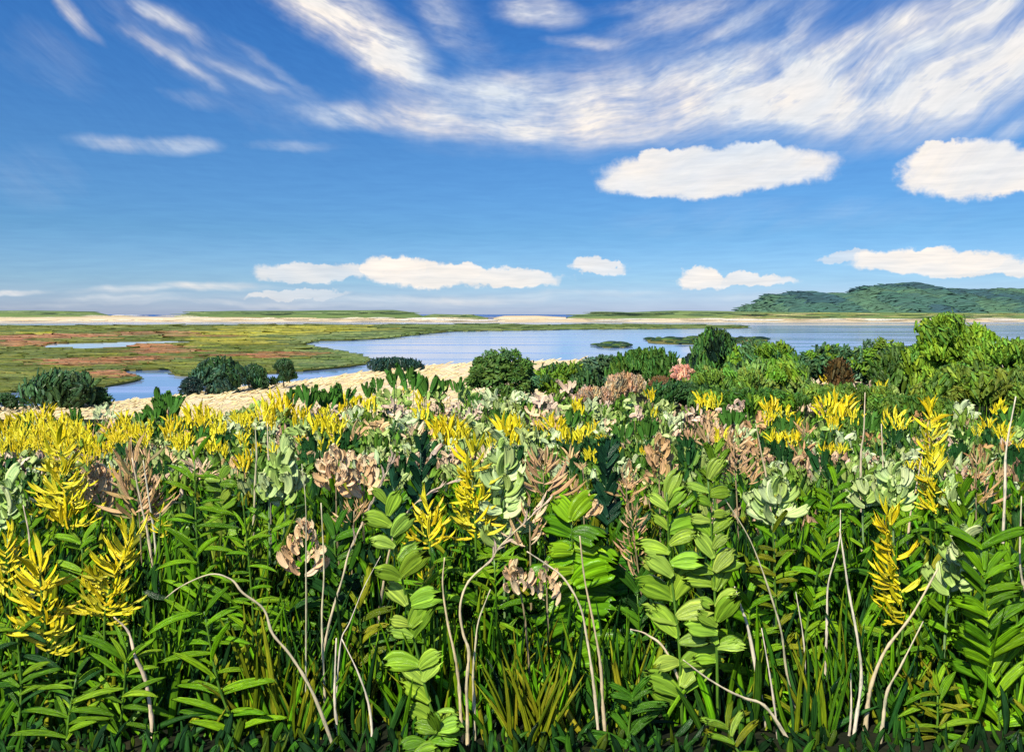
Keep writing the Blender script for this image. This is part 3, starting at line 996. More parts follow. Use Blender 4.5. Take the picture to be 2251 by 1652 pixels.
shrub('shrub', 'shrub', 'tall narrow shrub with a dark edge and striped green leaves', 1570, 724, 838, 96, (0.06, 0.15, 0.03), 'leaf_upright', d=29.5, mix=(0.02, 0.05, 0.03), n=30, rc=0.45)
shrub('shrub', 'shrub', 'small blackish shrub at the foot of the tall narrow shrub', 1532, 772, 842, 64, (0.02, 0.045, 0.04), 'leaf_curl', d=30, n=14, rc=0.4)
shrub('shrub', 'shrub', 'dark teal shrub with glossy crests, next along from the tall narrow shrub', 1680, 748, 845, 170, (0.07, 0.16, 0.05), 'leaf_fan', d=29, mix=G2, n=32, rc=0.55)
shrub('shrub', 'shrub', 'yellow green fan-leaved shrub in front of the teal shrub', 1700, 786, 872, 140, (0.15, 0.27, 0.05), 'leaf_fan', mix=G2, n=24, rc=0.42)
shrub('shrub', 'shrub', 'arching mid green shrub below the tall narrow shrub', 1600, 806, 894, 190, (0.12, 0.25, 0.03), 'leaf_fan', mix=(0.18, 0.27, 0.04), n=28, rc=0.38)
shrub('shrub', 'shrub', 'wide dark teal shrub bordering the reflected hill', 1830, 756, 850, 150, (0.06, 0.14, 0.05), 'leaf_curl', d=29, mix=G2, n=32, rc=0.5)
shrub('shrub', 'shrub', 'pale grey green shrub with feathery tip next to the brown shrub', 1930, 742, 846, 120, (0.10, 0.20, 0.09), 'leaf_curl', d=28, mix=G2, n=28, rc=0.45)
shrub('shrub', 'shrub', 'reddish brown withered shrub among the green shrubs', 1842, 790, 848, 36, (0.12, 0.08, 0.03), 'leaf_upright', d=25.5, n=14, rc=0.36)
shrub('shrub', 'shrub', 'salmon pink flowering shrub at the water side of the meadow', 1500, 800, 838, 58, (0.76, 0.38, 0.26), 'leaf_fan', d=26.5, n=8, rc=0.22)
shrub('shrub', 'shrub', 'small rust brown shrub under the salmon pink one', 1452, 824, 850, 50, (0.20, 0.11, 0.05), 'leaf_curl', d=25.5, n=10, rc=0.25)
shrub('shrub', 'shrub', 'tan seeding shrub standing before the smooth mid green shrub', 1372, 820, 862, 84, (0.62, 0.43, 0.25), 'leaf_upright', d=23.5, n=16, rc=0.26)
shrub('shrub', 'shrub', 'tan seeding shrub low among sage plants behind the meadow centre', 1310, 850, 880, 90, (0.62, 0.44, 0.27), 'leaf_upright', d=20.5, n=14, rc=0.2)
shrub('shrub', 'shrub', 'dark green low shrub with broad leaves under the yellow green shrub', 1640, 852, 912, 230, (0.06, 0.15, 0.02), 'leaf_fan', mix=G2, n=28, rc=0.32)
shrub('shrub', 'shrub', 'dark green low shrub just in front of the rust brown shrub', 1500, 838, 896, 140, (0.035, 0.10, 0.025), 'leaf_fan', n=22, rc=0.3)
shrub('shrub', 'shrub', 'dark olive shrub filling the left flank of the tallest lime green bush', 1990, 760, 880, 150, (0.06, 0.13, 0.02), 'leaf_fan', d=22.5, mix=(0.055, 0.12, 0.025), n=30, rc=0.5)
shrub('large_shrub', 'bush', 'tallest lime green bush rising above the horizon beside the bay', 2088, 684, 880, 175, (0.17, 0.31, 0.02), 'leaf_fan', d=21.5, mix=(0.09, 0.21, 0.02), n=70, rc=0.42)
shrub('large_shrub', 'bush', 'bright green bush cut by the picture edge next to the lime green one', 2205, 742, 900, 190, (0.15, 0.28, 0.025), 'leaf_fan', d=20.5, mix=(0.17, 0.28, 0.05), n=34, rc=0.42)
shrub('large_shrub', 'bush', 'olive green bush with big drooping leaves in front of the lime one', 2130, 800, 905, 220, (0.15, 0.23, 0.025), 'leaf_fan', d=18, mix=(0.09, 0.17, 0.02), n=32, rc=0.42)
shrub('shrub', 'shrub', 'flat dark green shrub in the gap before the brown shrub', 1860, 842, 900, 200, (0.09, 0.19, 0.025), 'leaf_fan', mix=(0.15, 0.24, 0.03), n=24, rc=0.3)
shrub('shrub', 'shrub', 'dark leafy shrub under the olive green drooping bush', 2010, 866, 925, 160, (0.07, 0.16, 0.02), 'leaf_fan', mix=(0.12, 0.21, 0.025), n=22, rc=0.28)

shrub('shrub', 'shrub', 'mid green shrub standing beyond the bright bush at the picture edge', 2400, 770, 905, 200, (0.08, 0.18, 0.03), 'leaf_fan', d=20, mix=G1)
shrub('shrub', 'shrub', 'dark green shrub beyond the frame, last of the row above the bay', 2620, 790, 910, 220, (0.05, 0.13, 0.03), 'leaf_curl', d=20.5, mix=G2)

# ================================================================== MIDDLE MEADOW
YEL = [(13, 927, 40), (54, 917, 40), (74, 922, 40), (124, 934, 52), (183, 950, 22), (279, 913, 34), (259, 964, 22), (242, 984, 20), (87, 967, 26), (52, 950, 22), (7, 984, 26), (386, 929, 34), (437, 917, 50), (470, 948, 46), (407, 960, 24), (390, 981, 20),
       (464, 983, 30), (578, 903, 46), (622, 890, 56), (659, 913, 34), (702, 930, 46), (739, 950, 40), (726, 979, 40), (749, 885, 34), (192, 1007, 26), (255, 1032, 26), (757, 883, 30), (784, 883, 30), (814, 887, 34), (754, 926, 22), (895, 855, 22), (925, 868, 28),
       (982, 952, 66), (1122, 945, 66), (1180, 932, 18), (1217, 929, 40), (1253, 960, 46), (1280, 955, 34), (1300, 937, 24), (1301, 1000, 34), (1355, 988, 20), (1325, 962, 18), (1271, 890, 34), (1426, 868, 26), (1436, 902, 20), (1412, 986, 20),
       (1545, 882, 36), (1572, 880, 30), (1693, 888, 34), (1723, 903, 24), (1747, 922, 24), (1812, 890, 40), (1846, 892, 50), (1872, 912, 34), (1831, 929, 30), (1706, 964, 38), (1740, 962, 36), (1817, 986, 26), (1843, 983, 26), (1960, 917, 36), (1980, 929, 26),
       (2039, 936, 26), (2054, 922, 34), (2193, 897, 34), (2167, 930, 30), (2199, 946, 30), (2146, 946, 20), (2236, 984, 36), (1814, 833, 20), (1836, 829, 20), (1972, 835, 26), (1992, 845, 26), (2014, 840, 22), (2034, 841, 18), (1937, 848, 22), (2059, 989, 30), (1690, 916, 28), (100, 905, 40), (160, 912, 34), (30, 945, 26)]
TAN = [(232, 942, 46), (312, 957, 56), (423, 974, 44), (322, 987, 44), (202, 1034, 46), (215, 1064, 40), (242, 1061, 40), (443, 1011, 40), (500, 1026, 40), (524, 1040, 40), (372, 1003, 36), (706, 895, 40), (716, 1009, 40), (732, 1040, 40), (741, 903, 34), (962, 889, 46),
       (996, 897, 34), (875, 905, 44), (828, 936, 46), (777, 946, 44), (908, 939, 34), (797, 1013, 44), (814, 1046, 40), (992, 1006, 44), (1066, 989, 40), (1197, 885, 44), (1251, 865, 50), (1291, 868, 44), (1180, 912, 36), (1207, 929, 34), (1204, 1022, 60),
       (1264, 1063, 36), (1379, 1063, 44), (1449, 1006, 34), (1280, 1013, 20), (1395, 909, 34), (1800, 818, 34), (1908, 822, 44), (1525, 909, 34), (1595, 905, 34), (1619, 895, 40), (1663, 932, 46), (1595, 959, 46), (1609, 991, 46), (1649, 976, 46), (1632, 1020, 40),
       (1770, 934, 26), (1760, 983, 40), (1771, 1006, 34), (1515, 953, 26), (2019, 915, 24), (1896, 858, 34), (2136, 993, 30), (2160, 983, 30), (2143, 1046, 34), (2187, 1033, 34), (1560, 915, 30), (1340, 930, 26)]
SAGE = [(235, 895, 40), (306, 927, 44), (47, 1016, 50), (87, 1013, 40), (168, 984, 40), (514, 934, 50), (497, 946, 40), (524, 912, 30), (645, 962, 44), (632, 1013, 50), (319, 944, 30), (360, 960, 36), (336, 984, 34), (12, 1083, 46), (841, 878, 46), (881, 875, 40),
        (1023, 865, 44), (1076, 882, 44), (1143, 876, 40), (824, 959, 44), (881, 936, 50), (928, 922, 50), (1033, 936, 50), (1063, 949, 46), (1167, 966, 46), (1217, 972, 46), (1298, 892, 34), (1318, 905, 34), (1358, 919, 34), (1382, 885, 30), (1328, 936, 34),
        (1405, 905, 30), (1486, 922, 40), (2113, 912, 50), (2083, 956, 44), (1965, 868, 34), (1817, 946, 46), (1864, 969, 46), (1968, 993, 40), (1871, 1013, 30), (1705, 1036, 50), (1972, 1050, 50), (560, 905, 40), (600, 940, 36), (780, 915, 40), (1250, 900, 36),
        (960, 862, 40), (1110, 905, 36), (1460, 890, 30), (690, 960, 30), (870, 978, 36), (1010, 912, 30)]
DARK = [(168, 915, 24), (366, 897, 50), (343, 903, 30), (640, 872, 30), (675, 876, 40), (716, 880, 40), (202, 940, 24), (60, 937, 22), (282, 950, 26), (309, 917, 20), (828, 847, 26), (870, 835, 30), (900, 830, 40), (940, 848, 36), (975, 850, 30), (1005, 848, 24),
        (1100, 919, 30), (1372, 952, 34), (1422, 942, 34), (935, 1014, 60), (871, 1046, 50), (1332, 1026, 80), (760, 868, 30), (805, 860, 26), (350, 880, 24), (385, 885, 24), (1400, 990, 36), (1040, 880, 26), (440, 955, 26), (560, 960, 26), (2220, 930, 44), (1960, 960, 26),
        (730, 990, 36), (500, 975, 34), (1510, 975, 30), (1900, 930, 36), (1720, 1000, 34), (2100, 1000, 40)]


def mid_place(x, y, h0):
    py = y * K
    q = (py - HOR) - 31.84
    d = F * (1.538 - h0) / q if q > 1 else 60
    for _ in range(6):
        xx = (x * K - 512) / F * d
        d = min(d, y_edge(xx) - 0.35)
    d = max(d, 4.05)
    xx = (x * K - 512) / F * d
    z = CAM_H - (py - HOR) / F * d
    return xx, d, ground(xx, d), z


LAND = [(0, 'the edge shore tree'), (60, 'the broadest shore tree'), (255, 'the marsh pool'), (330, 'the open channel'), (420, 'the low black-green shore bush'), (500, 'the middle shore clump'), (590, 'the solitary round shore tree'), (700, 'the pale sand'),
        (820, 'the low bush on the sand'), (930, 'the sand crest'), (1030, 'the tall rounded shrub'), (1180, 'the looping-leaved shrub'), (1280, 'the grey green shrub'), (1370, 'the smooth green shrub'), (1460, 'the pink shrub'), (1530, 'the tall narrow shrub'),
        (1630, 'the yellow green shrub'), (1770, 'the reddish brown shrub'), (1890, 'the feathery grey green shrub'), (1970, 'the dark olive shrub'), (2050, 'the lime green bush'), (2180, 'the bright edge bush')]


def landmark(x):
    s_ = LAND[0][1]
    for a, b in LAND:
        if x >= a: s_ = b
    return s_


PENDING = []     # (object, look, x, y) -> labels are settled once all are placed


def midplant(kind, x, y, wd):
    wd *= 1.22
    h0 = {'goldenrod': 0.62, 'dry_plume': 0.55, 'sage_plant': 0.50, 'dark_tuft': 0.60}[kind] * random.uniform(0.9, 1.1)
    if x < 330 and y < 940 and kind != 'dark_tuft': y += 7
    top = y - wd * {'goldenrod': 0.5, 'dry_plume': 0.5, 'sage_plant': 0.45, 'dark_tuft': 0.7}[kind]
    xx, d, zg, zt = mid_place(x, top, h0)
    H = zt - zg
    r_ = wd * 0.5 * d / 1750          # half width of the head
    cats = {'goldenrod': 'flower', 'dry_plume': 'dry flower', 'sage_plant': 'sage plant', 'dark_tuft': 'leaf tuft'}
    g = {'goldenrod': 'goldenrods spread over the meadow', 'dry_plume': 'dry tan flower heads in the meadow', 'sage_plant': 'pale sage plants in the meadow', 'dark_tuft': 'dark leaf tufts in the meadow'}[kind]
    r = root(kind, '', cats[kind], (xx, d, zg - 0.02), g)
    B = Batch()
    hs = H - r_ * 1.2
    ns = 3 if wd > 30 else 2
    for i in range(ns):
        bx = random.uniform(-0.5, 0.5) * r_
        tube(B, smooth_path([(bx * 0.5, 0, 0), (bx, random.uniform(-0.03, 0.03), hs * 0.6), (bx * 0.7, 0, hs)], 3), 0.007, 0.004, 5)
    link('stem', B.mesh('stem', M['stem']), parent=r, color=(0.10, 0.20, 0.05) if kind != 'dry_plume' else (0.30, 0.22, 0.13))
    base = r.location
    P = lambda a, b, c: Vector((base.x + a, base.y + b, base.z + c))
    if kind == 'goldenrod':
        n = int(10 + wd * 0.26)
        tall = random.random() < 0.5
        cy_ = random.choice([(0.90, 0.75, 0.02), (0.88, 0.76, 0.03), (0.86, 0.66, 0.015)])
        for i in range(n):
            a = random.uniform(-1, 1)
            t = random.random()
            p = P(a * r_ * 0.6, random.uniform(-0.6, 0.2) * r_, H - r_ * (2.1 - 1.2 * t) + 0.02)
            ang_ = math.pi / 2 - a * random.uniform(0.3, 0.9) * (0.5 if tall else 1.0)
            L = r_ * random.uniform(0.85, 1.4)
            place(random.choice(LIB['petal']), 'flower_spray', r, p, (math.cos(ang_), random.uniform(-0.3, 0.3), math.sin(ang_)), (random.uniform(-0.4, 0.4), -1, 0.5), L, jit(cy_, 0.12, 0.04))
        look = ('small ' if wd < 38 else 'bushy ') + ('upright' if tall else 'spreading') + ' goldenrod'
    elif kind == 'dry_plume':
        n = int(7 + wd * 0.18)
        fan = y > 930 and random.random() < 0.6
        c_ = random.choice([(0.86, 0.58, 0.33), (0.88, 0.66, 0.40), (0.76, 0.50, 0.24)]) if x < 1450 else random.choice([(0.54, 0.30, 0.12), (0.60, 0.36, 0.16), (0.64, 0.42, 0.21)])
        if y < 910: c_ = (0.78, 0.58, 0.42)
        for i in range(n):
            a = random.uniform(-1, 1)
            if fan:
                p = P(a * r_ * 0.2, random.uniform(-0.4, 0.3) * r_, H - r_ * random.uniform(1.4, 2.4))
                ang_ = math.pi / 2 - a * 1.0
                me, L = random.choice(LIB['tanblade']), r_ * random.uniform(1.1, 2.0)
            else:
                p = P(a * r_ * 0.7, random.uniform(-0.5, 0.3) * r_, H - r_ * random.uniform(0.5, 1.9))
                ang_ = random.uniform(0.1, math.pi - 0.1)
                me, L = random.choice(LIB['tancurl']), r_ * random.uniform(0.6, 0.95)
            place(me, 'dry_floret', r, p, (math.cos(ang_), random.uniform(-0.3, 0.3), math.sin(ang_)), (random.uniform(-0.4, 0.4), -1, 0.5), L, jit(c_, 0.16, 0.05))
        look = 'fan-shaped tan plume' if fan else ('pinkish dry flower head' if y < 910 else 'curly tan flower head')
    elif kind == 'sage_plant':
        n = int(8 + wd * 0.18)
        ki = random.randrange(3)
        c_ = [(0.47, 0.57, 0.20), (0.56, 0.66, 0.34), (0.38, 0.53, 0.13)][ki]
        for i in range(n):
            a = random.uniform(-1, 1)
            p = P(a * r_ * 0.75, random.uniform(-0.5, 0.3) * r_, H - r_ * random.uniform(0.4, 1.8))
            ang_ = random.uniform(0, math.pi) if i % 3 else math.pi / 2 + random.uniform(-0.4, 0.4)
            place(random.choice(LIB['sagecurl']), 'leaf', r, p, (math.cos(ang_), random.uniform(-0.3, 0.3), math.sin(ang_)), (random.uniform(-0.4, 0.4), -1, 0.55), r_ * random.uniform(0.55, 0.95), jit(c_, 0.16, 0.05))
        look = ['yellowish sage plant', 'silvery sage plant', 'greener sage plant'][ki]
    else:
        n = int(6 + wd * 0.14)
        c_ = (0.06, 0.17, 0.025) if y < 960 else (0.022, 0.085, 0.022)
        for i in range(n):
            a = random.uniform(-1, 1)
            p = P(a * r_ * 0.6, random.uniform(-0.4, 0.3) * r_, H - r_ * random.uniform(1.4, 2.4))
            ang_ = math.pi / 2 - a * 0.5
            place(random.choice(LIB['upright']), 'leaf', r, p, (math.cos(ang_), random.uniform(-0.2, 0.2), math.sin(ang_)), (random.uniform(-0.3, 0.3), -1, 0.3), r_ * random.uniform(1.2, 1.8), jit(c_, 0.25, 0.08))
        look = 'dark leaf tuft' if y < 960 else 'deep green leaf tuft'
    PENDING.append((r, look, x, y))
    return r


for (x, y, s_) in YEL: midplant('goldenrod', x, y, s_)
for (x, y, s_) in TAN: midplant('dry_plume', x, y, s_)
for (x, y, s_) in SAGE: midplant('sage_plant', x, y, s_)
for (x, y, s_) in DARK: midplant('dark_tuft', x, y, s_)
for i in range(60):
    x = random.choice((random.uniform(-10, 300), random.uniform(-10, 560), random.uniform(0, 820), random.uniform(500, 2240)))
    y = random.uniform(np.interp(x, [0, 250, 500, 700, 900], [936, 928, 912, 900, 892]), 990)
    YEL.append((x, y, 0))
    midplant('goldenrod', x, y, random.uniform(22, 40))
# plants between the ones surveyed above
used = [(a, b) for L_ in (YEL, TAN, SAGE, DARK) for (a, b, _) in L_]
tries = 0
while len(used) < 370 and tries < 4000:
    tries += 1
    x = random.uniform(-10, 2260)
    lo = np.interp(x, [0, 500, 700, 900, 1200, 1500, 2251], [945, 930, 900, 880, 890, 915, 935])
    y = random.uniform(lo, 1040)
    if min(((x - a) / 1.0) ** 2 + ((y - b) * 1.4) ** 2 for a, b in used) < 30 ** 2: continue
    used.append((x, y))
    kind = random.choices(['goldenrod', 'dry_plume', 'sage_plant', 'dark_tuft'], [1.0, 1.2, 3, 2.4])[0]
    midplant(kind, x, y, random.uniform(26, 44))

# ================================================================== UNDERGROWTH (nobody could count it)
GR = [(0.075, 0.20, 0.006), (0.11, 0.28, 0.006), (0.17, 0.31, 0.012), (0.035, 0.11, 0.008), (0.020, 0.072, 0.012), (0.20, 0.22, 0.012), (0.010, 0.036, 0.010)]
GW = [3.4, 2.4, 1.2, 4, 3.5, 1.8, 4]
B = Batch()


def lat(px0=-60, px1=1084):
    # the meadow goes on beyond both sides of the frame, a little thinner
    if random.random() < 0.27:
        return random.choice((random.uniform(-420, px0), random.uniform(px1, 1440)))
    return random.uniform(px0, px1)


def gr_at(d):
    px = lat()
    x = (px - 512) / F * d
    return x, ground(x, d)


# tall blades behind and between the front plants
for i in range(12000):
    d = 3.72 + 2.5 * random.random() ** 1.25 if i > 950 else random.uniform(3.2, 3.75)
    x, z = gr_at(d)
    L = (0.66 if d < 4.2 else 0.50) * random.uniform(0.4, 1.1) * (1 if i > 950 else 0.8)
    c = random.choices(GR, GW)[0]
    lean = random.gauss(0, 0.13)
    stroke(B, (x, d, z - 0.02), (lean, random.uniform(-0.12, 0.12), 1), (random.uniform(-0.5, 0.5), -1, 0.15), L, random.uniform(0.012, 0.036), side=random.gauss(0, 0.3), up=random.uniform(-0.4, 0.25), prof='blade', n=7 if d < 4.3 else 5, m=4, jag=0.03, tint=jit(c, 0.3, 0.12))
# leafy dabs carried at all heights
for i in range(4900):
    d = 3.6 + 2.4 * random.random() ** 1.2
    x, z = gr_at(d)
    hh = random.uniform(0.05, 0.52) if d < 4.1 else random.uniform(0.1, 0.46)
    c = random.choices(GR, [3, 2, 0.8, 4, 3.5, 1, 3])[0]
    a = math.pi / 2 + random.gauss(0, 0.62)
    L = random.uniform(0.08, 0.19)
    stroke(B, (x, d, z + hh), (math.cos(a), random.uniform(-0.3, 0.3), math.sin(a)), (random.uniform(-0.5, 0.5), -1, 0.5), L, L * random.uniform(0.14, 0.28), side=random.uniform(-0.8, 0.8), up=random.uniform(-0.5, 0.3), prof=random.choice(('dab', 'leaf')), n=6 if d < 4.3 else 5, m=5, jag=0.14, ridge=0.45, tint=jit(c, 0.3, 0.12))
link('meadow_grass', B.mesh('meadow_grass', M['blade']), kind='stuff')

# low growth at the feet of the front row
B = Batch()
for i in range(3000):
    d = 2.84 + 0.8 * random.random() ** 0.9
    x, z = gr_at(d)
    c = random.choices(GR, [3, 2, 0.8, 4, 2, 3, 3])[0]
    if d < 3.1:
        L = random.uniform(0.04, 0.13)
        c = random.choice([GR[3], GR[6], GR[6], GR[4], (0.05, 0.09, 0.006)])  # shadow under the front plants put into the leaf colour
    else: L = random.uniform(0.10, 0.34)
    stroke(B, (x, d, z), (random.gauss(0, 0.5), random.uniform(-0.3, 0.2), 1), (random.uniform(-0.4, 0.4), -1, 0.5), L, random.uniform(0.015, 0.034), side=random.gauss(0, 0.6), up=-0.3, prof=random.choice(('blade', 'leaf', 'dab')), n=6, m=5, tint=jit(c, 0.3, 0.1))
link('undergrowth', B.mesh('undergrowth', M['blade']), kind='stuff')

# short mixed herbage over the middle and far meadow
SG_ = [(0.43, 0.55, 0.20), (0.34, 0.48, 0.13), (0.20, 0.34, 0.04), (0.50, 0.61, 0.31), (0.15, 0.28, 0.04), (0.28, 0.38, 0.09)]
TN_ = [(0.66, 0.45, 0.29), (0.50, 0.33, 0.19), (0.76, 0.58, 0.42)]
DG_ = [(0.07, 0.18, 0.02), (0.11, 0.25, 0.025), (0.04, 0.12, 0.03)]
B = Batch()
for i in range(4400):
    t = random.random()
    d = 1 / ((1 - t) / 4.9 + t / 31.0)
    d = max(4.5, d - 0.3)
    x = (lat() - 512) / F * d
    if d > y_edge(x) + 0.3 or (x / d > 0.22 and d > 15 and random.random() < 0.8): continue
    z = ground(x, d)
    zone = mnoise.noise((x * 0.8, d * 0.45, 2.0)) + random.uniform(-0.2, 0.2)
    near = d < 6.3
    if near: c = random.choice(GR[:6]) if zone < 0.3 else random.choice(SG_[2:] + TN_[:2])
    elif zone > 0.36: c = random.choice(TN_)
    elif zone > -0.15: c = random.choice(SG_ + [SG_[2], SG_[5]])
    else: c = random.choice(DG_ + SG_[4:5])
    sz = random.uniform(0.10, 0.17) * (1 + d * 0.025)
    top = random.uniform(0.30, 0.46) if d < 9.5 else random.uniform(0.14, 0.33) if d < 18 else random.uniform(0.05, 0.30)
    fan = random.uniform(0.25, 1.0)
    hd = random.uniform(-0.3, 0.3)
    for q in range(8):
        a = math.pi / 2 + hd + fan * random.uniform(-1, 1)
        L = sz * random.uniform(0.8, 1.35)
        stroke(B, (x + random.uniform(-0.4, 0.4) * sz, d + random.uniform(-0.5, 0.5) * sz, z + top - sz * random.uniform(0.5, 1.6)), (math.cos(a), random.uniform(-0.3, 0.2), math.sin(a)), (random.uniform(-0.4, 0.4), -1, 0.6), L, L * random.uniform(0.24, 0.36),
               side=random.uniform(-0.8, 0.8), up=random.uniform(-0.4, 0.3), prof=random.choice(('dab', 'dab', 'petal')), n=5, m=5 if d < 7 else 4, jag=0.2, ridge=0.7, tint=jit(c, 0.18, 0.06))
# their stems, down to the ground
for i in range(4600):
    t = random.random()
    d = 1 / ((1 - t) / 5.6 + t / 20.0)
    x = (lat() - 512) / F * d
    if d > y_edge(x): continue
    z = ground(x, d)
    stroke(B, (x, d, z - 0.02), (random.uniform(-0.2, 0.2), 0, 1), (random.uniform(-0.5, 0.5), -1, 0.1), random.uniform(0.28, 0.5), random.uniform(0.015, 0.03), side=random.uniform(-0.4, 0.4), prof='blade', n=4, m=3, tint=jit(random.choice(GR[:5]), 0.3, 0.1))
link('herbage', B.mesh('herbage', M['crown']), kind='stuff')

# ================================================================== PLANTS OF THE FRONT ROWS


NEAR = 0.92        # the front rows start three metres from the eye


def px2m(d): return d / 1750.0


def world_path(pts, d, to_ground=True, wob=0.02, per=5, extend=None):
    P = [W(x, y, d) + Vector((0, random.uniform(-wob, wob), 0)) for x, y in pts]
    g = ground(P[0].x, d)
    if to_ground and P[0].z > g + 0.02:
        dx = P[0].x - P[1].x
        dz = max(0.02, P[1].z - P[0].z)
        h = P[0].z - g
        P.insert(0, Vector((P[0].x + max(-0.12, min(0.12, dx / dz * h * 0.6)), d, g - 0.015)))
    elif to_ground:
        P[0].z = g - 0.01
    return smooth_path(P, per)


def at(path, z):
    """point and heading of a path at height z"""
    for i in range(len(path) - 1):
        if path[i].z <= z <= path[i + 1].z or path[i + 1].z <= z <= path[i].z:
            k = (z - path[i].z) / max(1e-6, path[i + 1].z - path[i].z)
            return path[i].lerp(path[i + 1], k), (path[i + 1] - path[i]).normalized()
    return path[-1].copy(), (path[-1] - path[-2]).normalized()


def zrow(y, d): return CAM_H - (y * K - HOR) / F * d


def stem_part(r, path, r0, r1, col, name='stem', mat='stem'):
    B = Batch()
    tube(B, [p - r.location for p in path], r0, r1, 7, knob=0.24 if mat == 'straw' else 0.12)
    return link(name, B.mesh(name, M[mat]), parent=r, color=col)


def leaves(r, path, d, y0, y1, n, key, L, cols, ang=(50, 80), sides='both', name='leaf', grow=0.0, lift=0.0, ydir=0.35, face=0.5):
    """n leaves between rows y0 (top) and y1 (bottom); ang: degrees off the stem"""
    for i in range(n):
        t = (i + random.uniform(-0.6, 1.6)) / n
        t = min(1.0, max(0.0, t))
        p, T = at(path, zrow(y0 + (y1 - y0) * t, d))
        sg = (-1 if i % 2 else 1) if sides == 'both' else sides
        a = math.radians(random.uniform(*ang))
        if t < 0.06: a *= 0.3
        dv = T * math.cos(a) + Vector((sg, 0, 0)) * math.sin(a) + Vector((0, random.uniform(-ydir, ydir), lift))
        ln = L * px2m(d) * random.uniform(0.75, 1.35) * (1 - grow * (1 - t))
        me = LIB[key][(random.randrange(len(LIB[key]) // 2)) * 2 + (0 if sg > 0 else 1)]
        place(me, name, r, p + Vector((0, random.uniform(-0.02, 0.015), 0)), dv, (random.uniform(-0.35, 0.35), -1, face + random.uniform(-0.3, 0.3)), ln, jit(random.choice(cols), 0.2, 0.08))


def head(r, path, d, y0, y1, n, key, L, hw_top, hw_bot, cols, name, up=(20, 75), bias=0.0, face=0.5):
    """florets set along the top of a stem, short at the tip, spreading lower down"""
    n = int(n * 1.55)
    if key in ('tancurl', 'tanblade'):
        n, L = int(n * 1.5), L * 0.68
    for i in range(n):
        t = (i + random.uniform(0, 1)) / n
        p, T = at(path, zrow(y0 + (y1 - y0) * t, d))
        sg = random.choice((-1, 1)) if random.random() > abs(bias) else (1 if bias > 0 else -1)
        w_ = (hw_top + (hw_bot - hw_top) * t) * px2m(d)
        e = math.radians(random.uniform(*up)) * (1 - 0.35 * t) + random.uniform(-0.25, 0.3)
        if t < 0.12: e = math.radians(random.uniform(65, 95))
        dv = Vector((sg * math.cos(e), random.uniform(-0.45, 0.3), math.sin(e)))
        off = random.uniform(0, 0.75) * w_ if key in ('tancurl', 'tanblade') else random.uniform(0, 0.45) * w_
        ln = max(L * px2m(d) * random.choice((0.5, 0.7, 0.9, 1.15, 1.3)) * random.uniform(0.9, 1.1) * (0.75 + 0.35 * t), 0.02)
        me = LIB[key][(random.randrange(len(LIB[key]) // 2)) * 2 + (1 if sg > 0 else 0)]
        place(me, name, r, p + Vector((sg * off, random.uniform(-0.05, 0.02), -off * 0.1)), dv, (random.uniform(-0.4, 0.4), -1, face + random.uniform(-0.3, 0.4)), ln, jit(random.choice(cols), 0.13, 0.05))


def plume(r, path, d, y0, y1, n, L, hw_top, hw_bot, cols, bias=0.0):
    """goldenrod plume: arching side branches, each set with short rough sprays"""
    nb = max(5, int(n * 0.62))
    for i in range(nb):
        t = (i + random.uniform(0, 1)) / nb
        p, T = at(path, zrow(y0 + (y1 - y0) * t, d))
        sg = (-1 if i % 2 else 1) if random.random() > abs(bias) else (1 if bias > 0 else -1)
        w_ = (hw_top + (hw_bot - hw_top) * t) * px2m(d) * random.uniform(0.7, 1.4)
        e = math.radians(random.uniform(8, 48)) if t > 0.12 else math.radians(random.uniform(60, 90))
        yd = random.uniform(-0.5, 0.25)
        cb = random.choice(cols)
        ns = max(2, int(w_ / (L * px2m(d)) * 3.6) + 2)
        droop = random.uniform(-0.5, 0.9)
        for q in range(ns):
            s_ = q / ns
            a = e + droop * (s_ - 0.2)
            pos = p + Vector((sg * math.cos(a), yd, math.sin(a))) * (w_ * s_ * 0.8)
            a2 = a + random.uniform(-0.45, 0.65)
            ln = L * px2m(d) * random.uniform(0.38, 0.80) * (1.15 - 0.35 * s_)
            if t < 0.15: ln *= 1.2
            me = LIB['petal'][(random.randrange(len(LIB['petal']) // 2)) * 2 + (1 if sg > 0 else 0)]
            place(me, 'flower_spray', r, pos + Vector((0, random.uniform(-0.02, 0.01), 0)), (sg * math.cos(a2), yd + random.uniform(-0.3, 0.3), math.sin(a2)), (random.uniform(-0.5, 0.5), -1, 0.5 + random.uniform(-0.3, 0.5)), ln, jit(cb if random.random() < 0.7 else random.choice(cols), 0.12, 0.05))


def plant(name, cat, label, pts, d, scol, r0=0.007, group=None, stem=True):
    path = world_path(pts, d)
    r = root(name, label, cat, tuple(path[0]), group)
    stem_part(r, path, r0, r0 * 0.5, scol)
    return r, path


